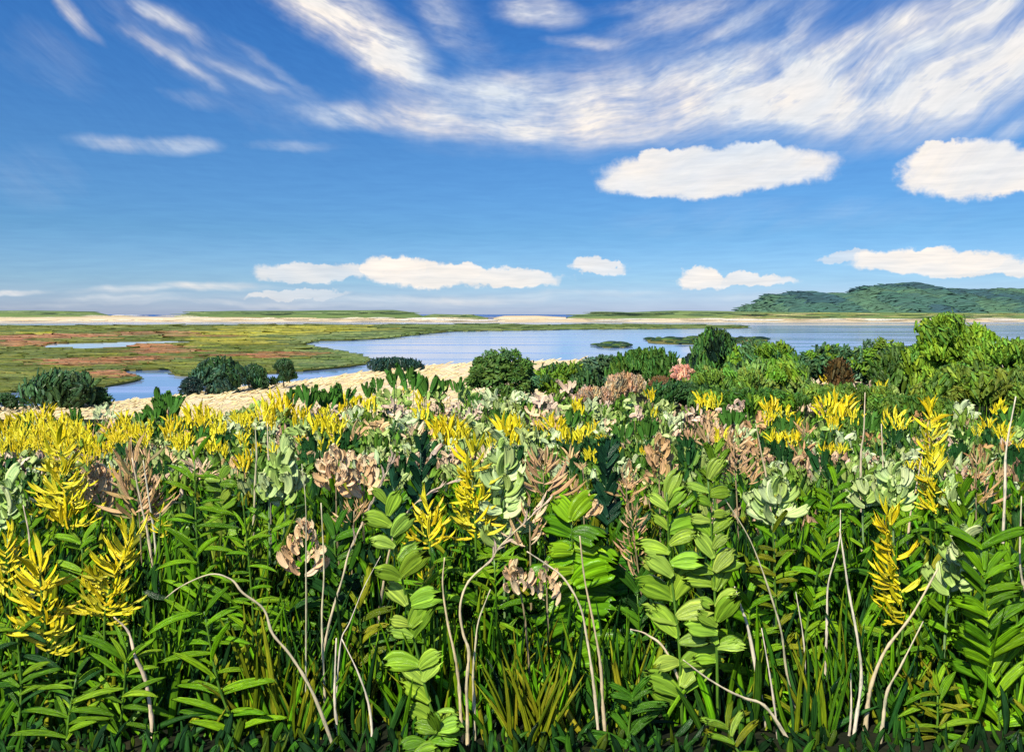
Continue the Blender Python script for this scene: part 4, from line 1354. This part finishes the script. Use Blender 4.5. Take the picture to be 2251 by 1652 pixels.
GOLD = [(0.90, 0.76, 0.015), (0.90, 0.72, 0.012), (0.90, 0.80, 0.04), (0.86, 0.64, 0.010), (0.90, 0.75, 0.012), (0.56, 0.50, 0.01)]
GLEAF = [(0.125, 0.28, 0.008), (0.18, 0.33, 0.012), (0.09, 0.21, 0.008)]
BRIGHT = [(0.125, 0.29, 0.005), (0.17, 0.34, 0.008), (0.08, 0.21, 0.005)]
LIME = [(0.20, 0.34, 0.03), (0.25, 0.38, 0.05), (0.16, 0.29, 0.02)]
LIMED = [(0.13, 0.25, 0.015), (0.18, 0.30, 0.03), (0.10, 0.21, 0.012)]
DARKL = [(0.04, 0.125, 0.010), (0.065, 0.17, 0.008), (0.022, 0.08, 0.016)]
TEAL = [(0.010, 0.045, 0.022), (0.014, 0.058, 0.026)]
OLIV = [(0.17, 0.20, 0.008), (0.22, 0.24, 0.012), (0.11, 0.16, 0.006)]
SAGE_ = [(0.47, 0.61, 0.22), (0.56, 0.68, 0.30), (0.36, 0.52, 0.12)]
TANS = [(0.86, 0.58, 0.32), (0.80, 0.50, 0.25), (0.90, 0.68, 0.41)]
TANB = [(0.62, 0.38, 0.18), (0.70, 0.45, 0.24), (0.50, 0.32, 0.13)]
SC_ = (0.09, 0.20, 0.02)
GG, GL = 'tall goldenrods in the front rows', 'leafy plants in the front rows'

# --- goldenrods
SPEC = [
    ('tallest goldenrod at far left, a narrow yellow tip above a wide ragged base', [(182, 1400), (170, 1250), (152, 1150), (128, 950)], 4.35, 965, 1165, 64, 62, 8, 88, 0),
    ('goldenrod cut by the left picture edge with upright yellow sprays', [(30, 1450), (24, 1310), (16, 1180)], 3.75, 1190, 1312, 26, 58, 14, 36, 0),
    ('large goldenrod of long horizontal sprays leaning right beside the pale broken stalk', [(232, 1560), (232, 1380), (245, 1290), (285, 1190)], 3.5, 1190, 1372, 54, 72, 18, 78, 0),
    ('lowest goldenrod at left, star-shaped with one tall upright spray', [(112, 1600), (106, 1440), (98, 1340), (82, 1240)], 3.42, 1250, 1440, 48, 78, 10, 82, 0),
    ('bright central goldenrod of stacked curved yellow sprays', [(1050, 1420), (1046, 1200), (1042, 1090), (1038, 985)], 3.95, 992, 1188, 48, 66, 10, 50, -0.2),
    ('small goldenrod just left below the central stacked goldenrod', [(952, 1330), (946, 1210), (944, 1110)], 3.75, 1115, 1205, 24, 60, 8, 46, -0.3),
    ('one-sided goldenrod at lower right, its sprays all swept to the left', [(1905, 1560), (1985, 1400), (1972, 1260), (1948, 1130)], 3.65, 1135, 1380, 44, 74, 20, 62, -0.62),
    ('tall slim goldenrod at right reaching from sage heads up to the shrubs', [(2062, 1300), (2052, 1130), (2042, 900)], 4.45, 905, 1130, 50, 56, 8, 40, -0.2),
    ('goldenrod scrap of three sprays under the small central-left goldenrod', [(930, 1420), (932, 1330), (934, 1262)], 3.6, 1262, 1290, 5, 42, 10, 20, 0),
    ('goldenrod with few sprays between the brown plume and bright fern-like plant', [(352, 1300), (350, 1190), (352, 1125)], 4.1, 1125, 1180, 8, 42, 6, 14, 0),
]
for (lb, pts, d, y0, y1, n, L, h0_, h1_, bias) in SPEC:
    d *= NEAR
    r, path = plant('goldenrod', 'flower', lb, pts, d, SC_, 0.0075, GG)
    plume(r, path, d, y0, y1, n, L, h0_, h1_, GOLD, bias)
    yb = y1 + 200
    leaves(r, path, d, y1 + 5, min(yb, 1560), 9 if n > 20 else 3, 'slender', 74, GLEAF, (40, 85))

# --- pale green plants with rounded leaves
SPEC = [
    ('lime plant with rounded leaves whose stem bows left, tallest near centre', [(975, 1640), (945, 1540), (905, 1390), (880, 1250), (848, 1095)], 3.4, [(1095, 1640, 24, 74, 'round', LIME)]),
    ('upright lime plant with broad upturned leaves, left one of the close pair', [(1502, 1640), (1492, 1420), (1476, 1250), (1464, 1080)], 3.45, [(1075, 1560, 22, 84, 'round', LIME)]),
    ('upright lime plant with small rounded leaves, right one of the close pair', [(1580, 1640), (1576, 1420), (1568, 1240), (1556, 1050)], 3.42, [(1050, 1470, 24, 64, 'round', LIME), ]),
    ('short yellow green plant before the curly tan flowers at left', [(500, 1300), (492, 1160), (488, 1050)], 4.3, [(1040, 1180, 16, 42, 'round', LIMED)]),
    ('bright green plant with very broad curved leaves behind two arching stalks', [(1262, 1640), (1262, 1450), (1262, 1300), (1256, 1140)], 3.75, [(1135, 1480, 34, 96, 'broad', BRIGHT)]),
    ('deep green broad-leaved plant on the right flank of the two arching stalks', [(1345, 1600), (1330, 1400), (1322, 1240)], 3.95, [(1230, 1430, 18, 84, 'broad', [(0.04, 0.17, 0.01), (0.06, 0.21, 0.012)])]),
    ('bright feathery plant with narrow paired leaves behind the bent straw stalk', [(455, 1560), (440, 1350), (432, 1180), (428, 1010)], 3.85, [(1010, 1480, 44, 92, 'slender', BRIGHT)]),
    ('feathery plant with glossy narrow leaves next to the pink dry flower', [(575, 1640), (560, 1420), (545, 1230), (535, 1080)], 3.75, [(1150, 1500, 30, 78, 'slender', BRIGHT)]),
    ('feathery plant low at left, long narrow leaves reaching toward the edge', [(530, 1650), (485, 1500), (452, 1340)], 3.4, [(1350, 1640, 24, 112, 'slender', BRIGHT)]),
    ('fern-like plant with short glossy leaf pairs on a slanting stem at right', [(1752, 1560), (1780, 1350), (1812, 1170), (1838, 1030)], 3.75, [(1050, 1480, 40, 58, 'lance', BRIGHT)]),
    ('dense leafy plant filling the lower right corner with upswept broad leaves', [(2196, 1640), (2180, 1480), (2160, 1330), (2150, 1200)], 3.45, [(1230, 1630, 40, 112, 'lance', BRIGHT)]),
    ('leafy plant cut by the right picture edge with curved green leaves', [(2262, 1640), (2245, 1450), (2225, 1250)], 3.65, [(1230, 1600, 24, 92, 'lance', GLEAF + BRIGHT)]),
    ('green leafy shoot right under the tallest goldenrod at far left', [(205, 1560), (190, 1370), (182, 1190)], 3.95, [(1170, 1420, 26, 70, 'lance', GLEAF)]),
    ('dark glossy plant with narrow leaves in the lower left corner', [(40, 1650), (48, 1520), (40, 1380)], 3.4, [(1360, 1640, 28, 100, 'slender', DARKL + GLEAF)]),
    ('dark narrow-leaved plant below the star-shaped goldenrod', [(150, 1655), (158, 1570), (165, 1490)], 3.32, [(1480, 1650, 20, 100, 'slender', GLEAF + DARKL)]),
    ('glossy plant with long arching leaves at the foot of the broken stalk', [(262, 1655), (268, 1560), (282, 1450)], 3.36, [(1420, 1650, 20, 105, 'slender', GLEAF)]),
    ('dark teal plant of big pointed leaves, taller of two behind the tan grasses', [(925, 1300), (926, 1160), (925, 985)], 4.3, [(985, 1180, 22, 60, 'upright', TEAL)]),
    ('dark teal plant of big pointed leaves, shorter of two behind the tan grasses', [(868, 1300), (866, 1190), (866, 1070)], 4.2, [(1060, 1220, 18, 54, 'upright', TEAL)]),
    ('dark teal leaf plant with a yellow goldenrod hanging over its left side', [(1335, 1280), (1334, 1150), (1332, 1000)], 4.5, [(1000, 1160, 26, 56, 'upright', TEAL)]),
    ('dark leafy plant between pink dry flower and leaning straw stalks', [(760, 1500), (745, 1330), (735, 1180)], 4.0, [(1170, 1420, 24, 84, 'lance', DARKL)]),
    ('dark green leaves crowding the space behind the white crossed stalks', [(800, 1600), (795, 1450), (790, 1330)], 3.7, [(1330, 1560, 20, 86, 'lance', DARKL + OLIV)]),
    ('bright green grass-leaved plant under the central stacked goldenrod', [(1100, 1600), (1096, 1420), (1086, 1230)], 3.7, [(1200, 1500, 26, 84, 'slender', BRIGHT)]),
    ('deep green leafy plant between the close lime pair and two arching stalks', [(1420, 1620), (1415, 1480), (1400, 1300)], 3.8, [(1290, 1560, 26, 84, 'lance', DARKL + [(0.05, 0.16, 0.012)])]),
    ('bright leafy plant right beside the small-leaved lime one', [(1660, 1620), (1655, 1470), (1645, 1330)], 3.6, [(1300, 1560, 24, 84, 'lance', BRIGHT)]),
    ('green stem with sparse pointed leaves below the big sage head', [(1712, 1640), (1712, 1450), (1706, 1280), (1700, 1150)], 3.6, [(1170, 1520, 22, 66, 'lance', GLEAF + OLIV)]),
    ('dark green leafy plant below the one-sided goldenrod', [(1905, 1620), (1900, 1520), (1892, 1400)], 3.75, [(1390, 1600, 20, 84, 'lance', DARKL + GLEAF)]),
    ('olive green tangle of curled leaves at bottom right', [(2050, 1650), (2055, 1590), (2060, 1520)], 3.35, [(1480, 1645, 24, 84, 'slender', OLIV + GLEAF)]),
    ('green leafy plant above the bottom right tangle, crossed by a pale stalk', [(2040, 1560), (2030, 1420), (2015, 1280)], 3.85, [(1270, 1500, 22, 80, 'lance', GLEAF)]),
    ('shiny leaf plant right of the bright feathery one', [(655, 1620), (645, 1480), (640, 1340)], 3.9, [(1180, 1560, 24, 78, 'slender', BRIGHT + DARKL)]),
    ('short lime shoot of rounded leaves at the foot of the bowed lime plant', [(905, 1660), (935, 1640), (960, 1612)], 3.15, [(1560, 1655, 9, 66, 'round', LIMED)]),
    ('low olive green leaves sweeping out under the close lime pair', [(1640, 1662), (1620, 1645), (1600, 1600)], 3.15, [(1560, 1655, 10, 78, 'lance', LIMED + OLIV)]),
    ('low dark green leafy shoot at the bottom before the deep green plant', [(1380, 1655), (1384, 1600), (1390, 1530)], 3.3, [(1500, 1640, 12, 76, 'lance', [(0.05, 0.15, 0.010), (0.035, 0.11, 0.008)])]),
    ('green leafy tip standing under the curly tan seed heads at right', [(1690, 1300), (1580, 1160), (1570, 990)], 4.6, [(985, 1090, 12, 52, 'upright', LIMED)]),
    ('leafy green plant filling the gap beside the far left sage heads', [(60, 1400), (66, 1260), (72, 1130)], 4.2, [(1120, 1330, 20, 66, 'upright', GLEAF)]),
    ('upright leafy plant behind the right sage head pair', [(1930, 1400), (1925, 1260), (1920, 1120)], 4.3, [(1110, 1330, 20, 66, 'upright', GLEAF + DARKL)]),
    ('upright green plant beside the tall slim goldenrod near the right edge', [(2130, 1400), (2125, 1240), (2120, 1090)], 4.3, [(1080, 1300, 22, 66, 'upright', GLEAF)]),
    ('dark leafy plant behind the close lime pair, left shoulder', [(1400, 1300), (1400, 1200), (1395, 1120)], 4.3, [(1130, 1290, 16, 66, 'upright', DARKL)]),
    ('dark leafy clump under the curled tan flowers near centre', [(1180, 1500), (1175, 1400), (1165, 1300)], 4.0, [(1290, 1460, 18, 76, 'lance', DARKL + OLIV)]),
]
for (lb, pts, d, zones) in SPEC:
    d *= NEAR
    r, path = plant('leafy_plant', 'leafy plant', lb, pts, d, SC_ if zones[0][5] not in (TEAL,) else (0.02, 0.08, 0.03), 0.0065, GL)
    for (y0, y1, n, L, key, cols) in zones:
        an = {'round': (20, 72), 'slender': (18, 98), 'lance': (20, 66), 'broad': (45, 95), 'upright': (8, 45)}[key]
        leaves(r, path, d, y0, y1, n, key, L, cols, an, grow=0.35)

# --- sage plants
SPEC = [
    ('large sage head of curled mint leaves standing over the sparse-leaved stem', [(1704, 1400), (1702, 1250), (1700, 1060)], 3.8, 1075, 1150, 34, 46, 26, 56),
    ('tilted sage spike between the pale stalk and the corner leaves', [(2080, 1400), (2090, 1300), (2112, 1170)], 3.6, 1172, 1300, 30, 42, 12, 30),
    ('tall two-tone sage plant hugging the right side of the central goldenrod', [(1110, 1400), (1108, 1200), (1106, 960)], 4.0, 975, 1190, 40, 54, 14, 28),
    ('right sage head of the pair behind the one-sided goldenrod', [(1970, 1320), (1966, 1180), (1964, 1030)], 4.1, 1040, 1115, 26, 42, 16, 40),
    ('left sage head of the pair behind the one-sided goldenrod', [(1902, 1320), (1900, 1190), (1898, 1055)], 4.2, 1065, 1115, 16, 36, 10, 26),
    ('sage plant with loose leaves right of the far left feathery plants', [(622, 1300), (626, 1180), (634, 990)], 4.2, 995, 1105, 30, 44, 12, 36),
    ('small sage sprig low beside the curly tan flowers', [(592, 1240), (590, 1150), (590, 1060)], 4.1, 1062, 1095, 9, 34, 8, 18),
    ('faded sage plant cut by the left picture edge', [(28, 1320), (26, 1220), (22, 1060)], 4.3, 1065, 1160, 22, 48, 14, 38),
    ('faint sage tuft near the right edge beside tan plumes', [(2095, 1260), (2092, 1170), (2090, 1060)], 4.4, 1065, 1115, 14, 36, 10, 24),
]
for (lb, pts, d, y0, y1, n, L, a_, b_) in SPEC:
    d *= NEAR
    r, path = plant('sage_plant', 'sage plant', lb, pts, d, (0.20, 0.32, 0.12), 0.007, 'sage plants in the front rows')
    head(r, path, d, y0, y1, n, 'sagecurl', L, a_, b_, SAGE_, 'curled_leaf', (-10, 80))
    leaves(r, path, d, y1 + 10, y1 + 150, 6, 'lance', 50, GLEAF, (30, 60))

# --- dry tan flowers
SPEC = [
    ('pink tan dry flower of spread florets between two straight stalks', [(672, 1420), (672, 1290), (672, 1140)], 3.72, 1150, 1262, 26, 44, 12, 58, 'tancurl', TANS),
    ('drooping pink tan flower right under the pale grass arch', [(1160, 1420), (1150, 1330), (1130, 1240)], 3.65, 1245, 1300, 12, 46, 10, 46, 'tancurl', TANS),
    ('curled pink tan flower between the grass arch and arching stalk', [(1205, 1420), (1203, 1330), (1200, 1240)], 3.68, 1248, 1320, 10, 36, 8, 30, 'tancurl', TANS),
    ('brownish tan spike of swept florets left of the close lime pair', [(1425, 1440), (1410, 1300), (1385, 1120)], 3.9, 1105, 1300, 38, 46, 12, 48, 'tanblade', TANB + TANS[1:2]),
    ('rounded pink tan flower head left of the leaning seed grass', [(745, 1260), (742, 1150), (740, 990)], 4.2, 995, 1070, 26, 42, 20, 46, 'tancurl', TANS),
    ('looser pink tan flower head touching the leaning seed grass', [(802, 1260), (800, 1150), (802, 1010)], 4.25, 1015, 1090, 20, 40, 16, 36, 'tancurl', TANS),
    ('tall brown plume of thin fanned blades behind the tallest goldenrod', [(312, 1330), (310, 1200), (300, 1010)], 4.35, 1000, 1150, 34, 86, 16, 34, 'tanblade', TANB + [(0.30, 0.26, 0.10)]),
    ('brown fan plume with raised fingers right of the two-tone sage', [(1200, 1280), (1198, 1180), (1194, 1020)], 4.35, 1010, 1090, 20, 76, 14, 40, 'tanblade', TANB),
    ('stiff tan blades rising behind the tip of the pale grass arch', [(1168, 1340), (1166, 1240), (1164, 1100)], 3.95, 1100, 1200, 12, 74, 8, 24, 'tanblade', TANS[1:] + TANB[:1]),
    ('small pale tan flower above the broad-leaved bright plant', [(1290, 1320), (1286, 1200), (1282, 1090)], 4.1, 1095, 1135, 12, 38, 12, 34, 'tancurl', TANS),
    ('brown plume of swept florets beside the pale stalk near the shrubs', [(1622, 1240), (1620, 1120), (1612, 960)], 4.7, 955, 1060, 30, 44, 16, 44, 'tanblade', TANB),
    ('narrow brown plume in front of the dark olive tufts at right', [(1452, 1230), (1450, 1120), (1448, 970)], 4.7, 970, 1060, 24, 40, 10, 26, 'tancurl', TANB),
    ('brown plume near the right edge below the upright yellow flowers', [(2150, 1260), (2150, 1150), (2150, 1000)], 4.6, 1000, 1110, 24, 48, 14, 34, 'tanblade', TANB),
    ('ragged tan florets scattered beside the tallest goldenrod', [(232, 1260), (228, 1160), (222, 1040)], 4.55, 1030, 1110, 26, 40, 24, 46, 'tancurl', TANS),
    ('drooping tan florets behind the bow-stemmed lime plant', [(770, 1330), (775, 1220), (780, 1120)], 4.2, 1085, 1150, 14, 44, 12, 36, 'tanblade', TANB),
    ('tan branching plume behind the deep green broad-leaved plant', [(1382, 1260), (1380, 1150), (1376, 1030)], 4.5, 1030, 1110, 18, 50, 12, 38, 'tanblade', TANB),
]
for (lb, pts, d, y0, y1, n, L, a_, b_, key, cols) in SPEC:
    d *= NEAR
    r, path = plant('dry_flower', 'dry flower', lb, pts, d, (0.30, 0.24, 0.13), 0.0062, 'dry tan flowers in the front rows')
    head(r, path, d, y0, y1, n, key, L, a_, b_, cols, 'dry_floret', (15, 85))

# --- pale dry stalks
SPEC = [
    ('pale stalk arching left over the feathery plant, its tip hanging free', [(735, 1645), (690, 1520), (640, 1440), (600, 1390), (578, 1340), (535, 1300), (510, 1272), (465, 1260), (400, 1287), (363, 1314)], 3.30, 4.2, 0),
    ('thin straight stalk passing in front of the pink tan flower', [(672, 1605), (672, 1430), (673, 1250), (674, 1110), (664, 1018)], 3.45, 2.6, 0),
    ('thicker straight stalk right beside the pink tan flower', [(714, 1500), (708, 1360), (712, 1250), (705, 1105)], 3.55, 3.6, 0),
    ('long leaning seed grass stalk with a tan plumed upper half', [(712, 1430), (726, 1360), (755, 1262), (770, 1205), (828, 1085), (870, 996)], 3.7, 3.6, 14),
    ('thin white stalk leaning from the crossing toward the lime plant', [(744, 1470), (752, 1400), (768, 1368), (800, 1290), (836, 1222)], 3.5, 2.2, 0),
    ('short thick white stalk standing under the crossing of stalks', [(741, 1590), (738, 1550), (738, 1480), (741, 1398)], 3.36, 5.0, 0),
    ('curved white stalk falling to the right from the crossing', [(822, 1645), (812, 1560), (790, 1480), (750, 1405)], 3.34, 3.6, 0),
    ('seed grass stalk leaning right toward the central goldenrod', [(840, 1300), (862, 1190), (882, 1145), (915, 1104), (950, 1080), (994, 1056)], 3.85, 3.0, 10),
    ('long bowed pale stalk dropping from below the small goldenrod', [(1013, 1570), (1008, 1500), (1000, 1435), (985, 1370), (973, 1290), (977, 1225)], 3.4, 4.4, 0),
    ('S-curved pale grass arch ending in a plumed tip pointing right', [(1027, 1565), (1026, 1500), (1031, 1430), (1018, 1390), (1012, 1330), (1030, 1278), (1078, 1232), (1100, 1200), (1160, 1140), (1208, 1098)], 3.38, 4.2, 12),
    ('green and white striped blade standing inside the grass arch', [(1042, 1540), (1040, 1480), (1045, 1420), (1052, 1365), (1078, 1295)], 3.42, 3.8, 0),
    ('arching pale stalk crossing before the bright broad-leaved plant', [(1316, 1625), (1310, 1550), (1302, 1480), (1290, 1400), (1275, 1330), (1240, 1270), (1200, 1238), (1158, 1210)], 3.36, 4.2, 0),
    ('nearly straight pale stalk close beside the arching one', [(1331, 1622), (1325, 1540), (1320, 1460), (1305, 1370), (1285, 1270), (1274, 1175)], 3.35, 4.6, 0),
    ('long gently curved pale stalk just right of the small-leaved lime plant', [(1768, 1640), (1748, 1560), (1731, 1480), (1716, 1390), (1700, 1330), (1670, 1240), (1640, 1170), (1588, 1088)], 3.5, 3.2, 0),
    ('pale fallen stalk lying slantwise across the base of the lime pair', [(1690, 1560), (1640, 1536), (1600, 1515), (1550, 1485), (1500, 1446)], 3.28, 4.0, 0),
    ('kinked pale stalk rising through the dark gap at bottom right', [(1872, 1632), (1884, 1580), (1896, 1490), (1882, 1400), (1866, 1300), (1850, 1210), (1844, 1160)], 3.38, 4.4, 0),
    ('upright blurred stalk above the kinked one', [(1815, 1400), (1818, 1350), (1822, 1280), (1842, 1190), (1848, 1120)], 3.75, 3.6, 0),
    ('pale stalk curving down from the tilted sage spike, longer one', [(1905, 1560), (1914, 1500), (1945, 1425), (2000, 1350), (2062, 1248)], 3.45, 6.2, 0),
    ('pale stalk curving down parallel below the longer one', [(1938, 1585), (1950, 1520), (1975, 1462), (2032, 1366)], 3.36, 5.0, 0),
    ('fine straight stalk before the dark leaves right of the sage stem', [(1764, 1600), (1769, 1480), (1765, 1400), (1750, 1300)], 3.5, 3.0, 0),
    ('thick broken stalk hanging right under the horizontal-sprayed goldenrod', [(330, 1560), (316, 1488), (300, 1440), (280, 1390), (254, 1352)], 3.4, 6.0, 0),
    ('hooked white stalk cut by the right picture edge', [(2262, 1330), (2246, 1270), (2240, 1215), (2247, 1090)], 3.6, 4.0, 0),
    ('tiny pale broken stalk tip left of the lime pair', [(1470, 1440), (1425, 1396), (1385, 1380)], 3.5, 4.0, 0),
    ('short white stalk tip against the small-leaved lime plant', [(1650, 1400), (1632, 1340), (1622, 1315), (1615, 1288)], 3.5, 4.0, 0),
    ('green white stalk rising at the bottom left of the long curved one', [(1712, 1640), (1703, 1560), (1690, 1480), (1675, 1380)], 3.4, 3.4, 0),
    ('long pale stalk standing before the shrubs left of the fern-like plant', [(1896, 1200), (1894, 1010), (1898, 950), (1903, 862)], 4.4, 3.4, 0),
    ('thin pale stalk between the tall stalk and the one-sided goldenrod', [(1945, 1200), (1940, 1060), (1936, 930)], 4.4, 3.2, 0),
    ('slanting pale stalk close before the slim right goldenrod', [(2000, 1160), (2010, 1080), (2030, 990), (2042, 920)], 4.5, 2.8, 0),
    ('long pale stalk leaning over the brown plume near the shrubs', [(1690, 1080), (1675, 1000), (1660, 930)], 4.7, 3.0, 0),
    ('thin white stalk under the brown plume near the shrubs', [(1570, 1090), (1562, 1010), (1556, 950)], 4.8, 3.0, 0),
    ('white stalk near the right edge between yellow and tan flowers', [(2205, 1100), (2212, 990), (2232, 870)], 4.3, 4.0, 0),
    ('thin grey stalk in the dark leaves under the lilting goldenrods, left one', [(562, 1060), (566, 1000), (560, 930)], 4.7, 3.4, 0),
    ('thin grey stalk in the dark leaves under the lilting goldenrods, right one', [(592, 1040), (590, 990), (588, 930)], 4.75, 3.0, 0),
    ('pair-forming left pale stalk within the brown fanned plume', [(330, 1190), (312, 1110), (290, 1005)], 4.25, 4.0, 0),
    ('pair-forming right pale stalk within the brown fanned plume', [(342, 1200), (330, 1110), (316, 1010)], 4.22, 3.8, 0),
    ('pale stalk in the shade at left, behind the star-shaped goldenrod', [(80, 1420), (70, 1280), (62, 1180), (48, 1110)], 3.9, 4.0, 0),
    ('grey white stalk on the left side of the kinked stalk', [(1866, 1640), (1868, 1560), (1872, 1480)], 3.42, 3.4, 0),
]
for (lb, pts, d, wpx, seeds) in SPEC:
    d = max(d * NEAR - 0.04, 2.98)
    path = world_path(pts, d, wob=0.012, per=6)
    r = root('dry_stalk', lb, 'dry stalk', tuple(path[0]), 'pale dry stalks among the leaves')
    r0 = wpx * px2m(d) * 1.0
    stem_part(r, path, r0, r0 * 0.30, jit(random.choice([(0.68, 0.55, 0.36), (0.62, 0.49, 0.29), (0.72, 0.62, 0.45), (0.58, 0.51, 0.31)]), 0.08, 0.03), 'stalk', 'straw')
    if seeds:
        n = len(path)
        for i in range(seeds):
            q = path[int(n * (0.66 + 0.33 * i / seeds))]
            q2 = path[min(n - 1, int(n * (0.66 + 0.33 * i / seeds)) + 1)]
            T = (q2 - q) if (q2 - q).length > 1e-5 else (path[-1] - path[-3])
            T.normalize()
            dv = T + Vector((random.choice((-1, 1)) * 0.3, -0.1, 0.1))
            place(random.choice(LIB['tanblade']), 'spikelet', r, q, dv, (0, -1, 0.4), random.uniform(22, 38) * px2m(d), jit((0.68, 0.52, 0.38), 0.1, 0.04))

# --- grass clumps
SPEC = [
    ('olive grass clump fanning out low in the centre under the tan flowers', 1165, 1640, 3.35, 26, 210, OLIV, 0.55),
    ('olive upright grass blades at the foot of the feathery plants', 600, 1660, 3.45, 26, 250, OLIV + BRIGHT[:1], 0.30),
    ('tall dark olive grass behind the sage sprig, reaching the tan flowers', 545, 1400, 4.1, 22, 330, [(0.10, 0.16, 0.012), (0.14, 0.20, 0.02)], 0.2),
    ('yellow green grass blades standing left of the white crossing stalks', 690, 1655, 3.4, 18, 180, OLIV + DARKL, 0.4),
    ('green grass clump between the lime plant and S-curved arch', 1000, 1650, 3.5, 18, 220, BRIGHT + OLIV, 0.3),
    ('dark grass clump right of the two long pale stalks', 1365, 1650, 3.5, 20, 230, DARKL + OLIV, 0.3),
    ('grass clump with an olive blade beside the fine straight stalk', 1790, 1645, 3.4, 14, 230, OLIV + DARKL, 0.2),
    ('dark grass clump in the lower left corner under the goldenrods', 330, 1655, 3.5, 24, 260, DARKL + GLEAF, 0.35),
    ('grass clump at the left edge below the cut goldenrod', 20, 1655, 3.5, 20, 250, DARKL + GLEAF, 0.4),
    ('grass clump at the bottom right edge under the corner leaves', 2240, 1655, 3.45, 16, 200, GLEAF + DARKL, 0.4),
    ('tall green grass behind the bright feathery plant and brown plume', 390, 1500, 4.0, 18, 300, GLEAF + DARKL, 0.25),
    ('dark bluish grass blades behind the fern-like plant', 1850, 1500, 4.0, 20, 290, DARKL + BRIGHT[2:], 0.25),
    ('dark grass blades under the slim right goldenrod', 2080, 1500, 4.0, 18, 290, DARKL + GLEAF, 0.25),
]
for (lb, x, y, d, n, L, cols, spr) in SPEC:
    d *= NEAR
    p0 = W(x, y, d)
    p0.z = ground(p0.x, d)
    r = root('grass_clump', lb, 'grass clump', tuple(p0), 'grass clumps in the front rows')
    for i in range(n):
        a = random.uniform(-1, 1) * spr
        place(random.choice(LIB['bladeleaf']), 'blade', r, p0 + Vector((random.uniform(-0.09, 0.09), random.uniform(-0.05, 0.06), -0.01)), (a, random.uniform(-0.15, 0.1), 1), (random.uniform(-0.5, 0.5), -1, 0.2), L * px2m(d) * random.uniform(0.6, 1.15), jit(random.choice(cols), 0.25, 0.1))

# ================================================================== LABELS OF THE MANY MEADOW PLANTS
ORD = ['first', 'second', 'third', 'fourth', 'fifth', 'sixth', 'seventh', 'eighth', 'ninth', 'tenth', 'eleventh', 'twelfth']


def rowphrase(y):
    if y < 890: return 'at far rim under'
    if y < 935: return 'far out under'
    if y < 985: return 'halfway out under'
    return 'behind front row, under'


bins = {}
for (o, look, x, y) in PENDING:
    bins.setdefault((look, rowphrase(y), landmark(x)), []).append((x, o))
for (look, row, lm), L_ in bins.items():
    L_.sort(key=lambda q: q[0])
    for i, (x, o) in enumerate(L_):
        if len(L_) == 1: pre = ''
        elif len(L_) == 2: pre = ('left-hand ', 'right-hand ')[i]
        else: pre = ORD[i] + ' from left, '
        o['label'] = f'{pre}{look} {row} {lm}'
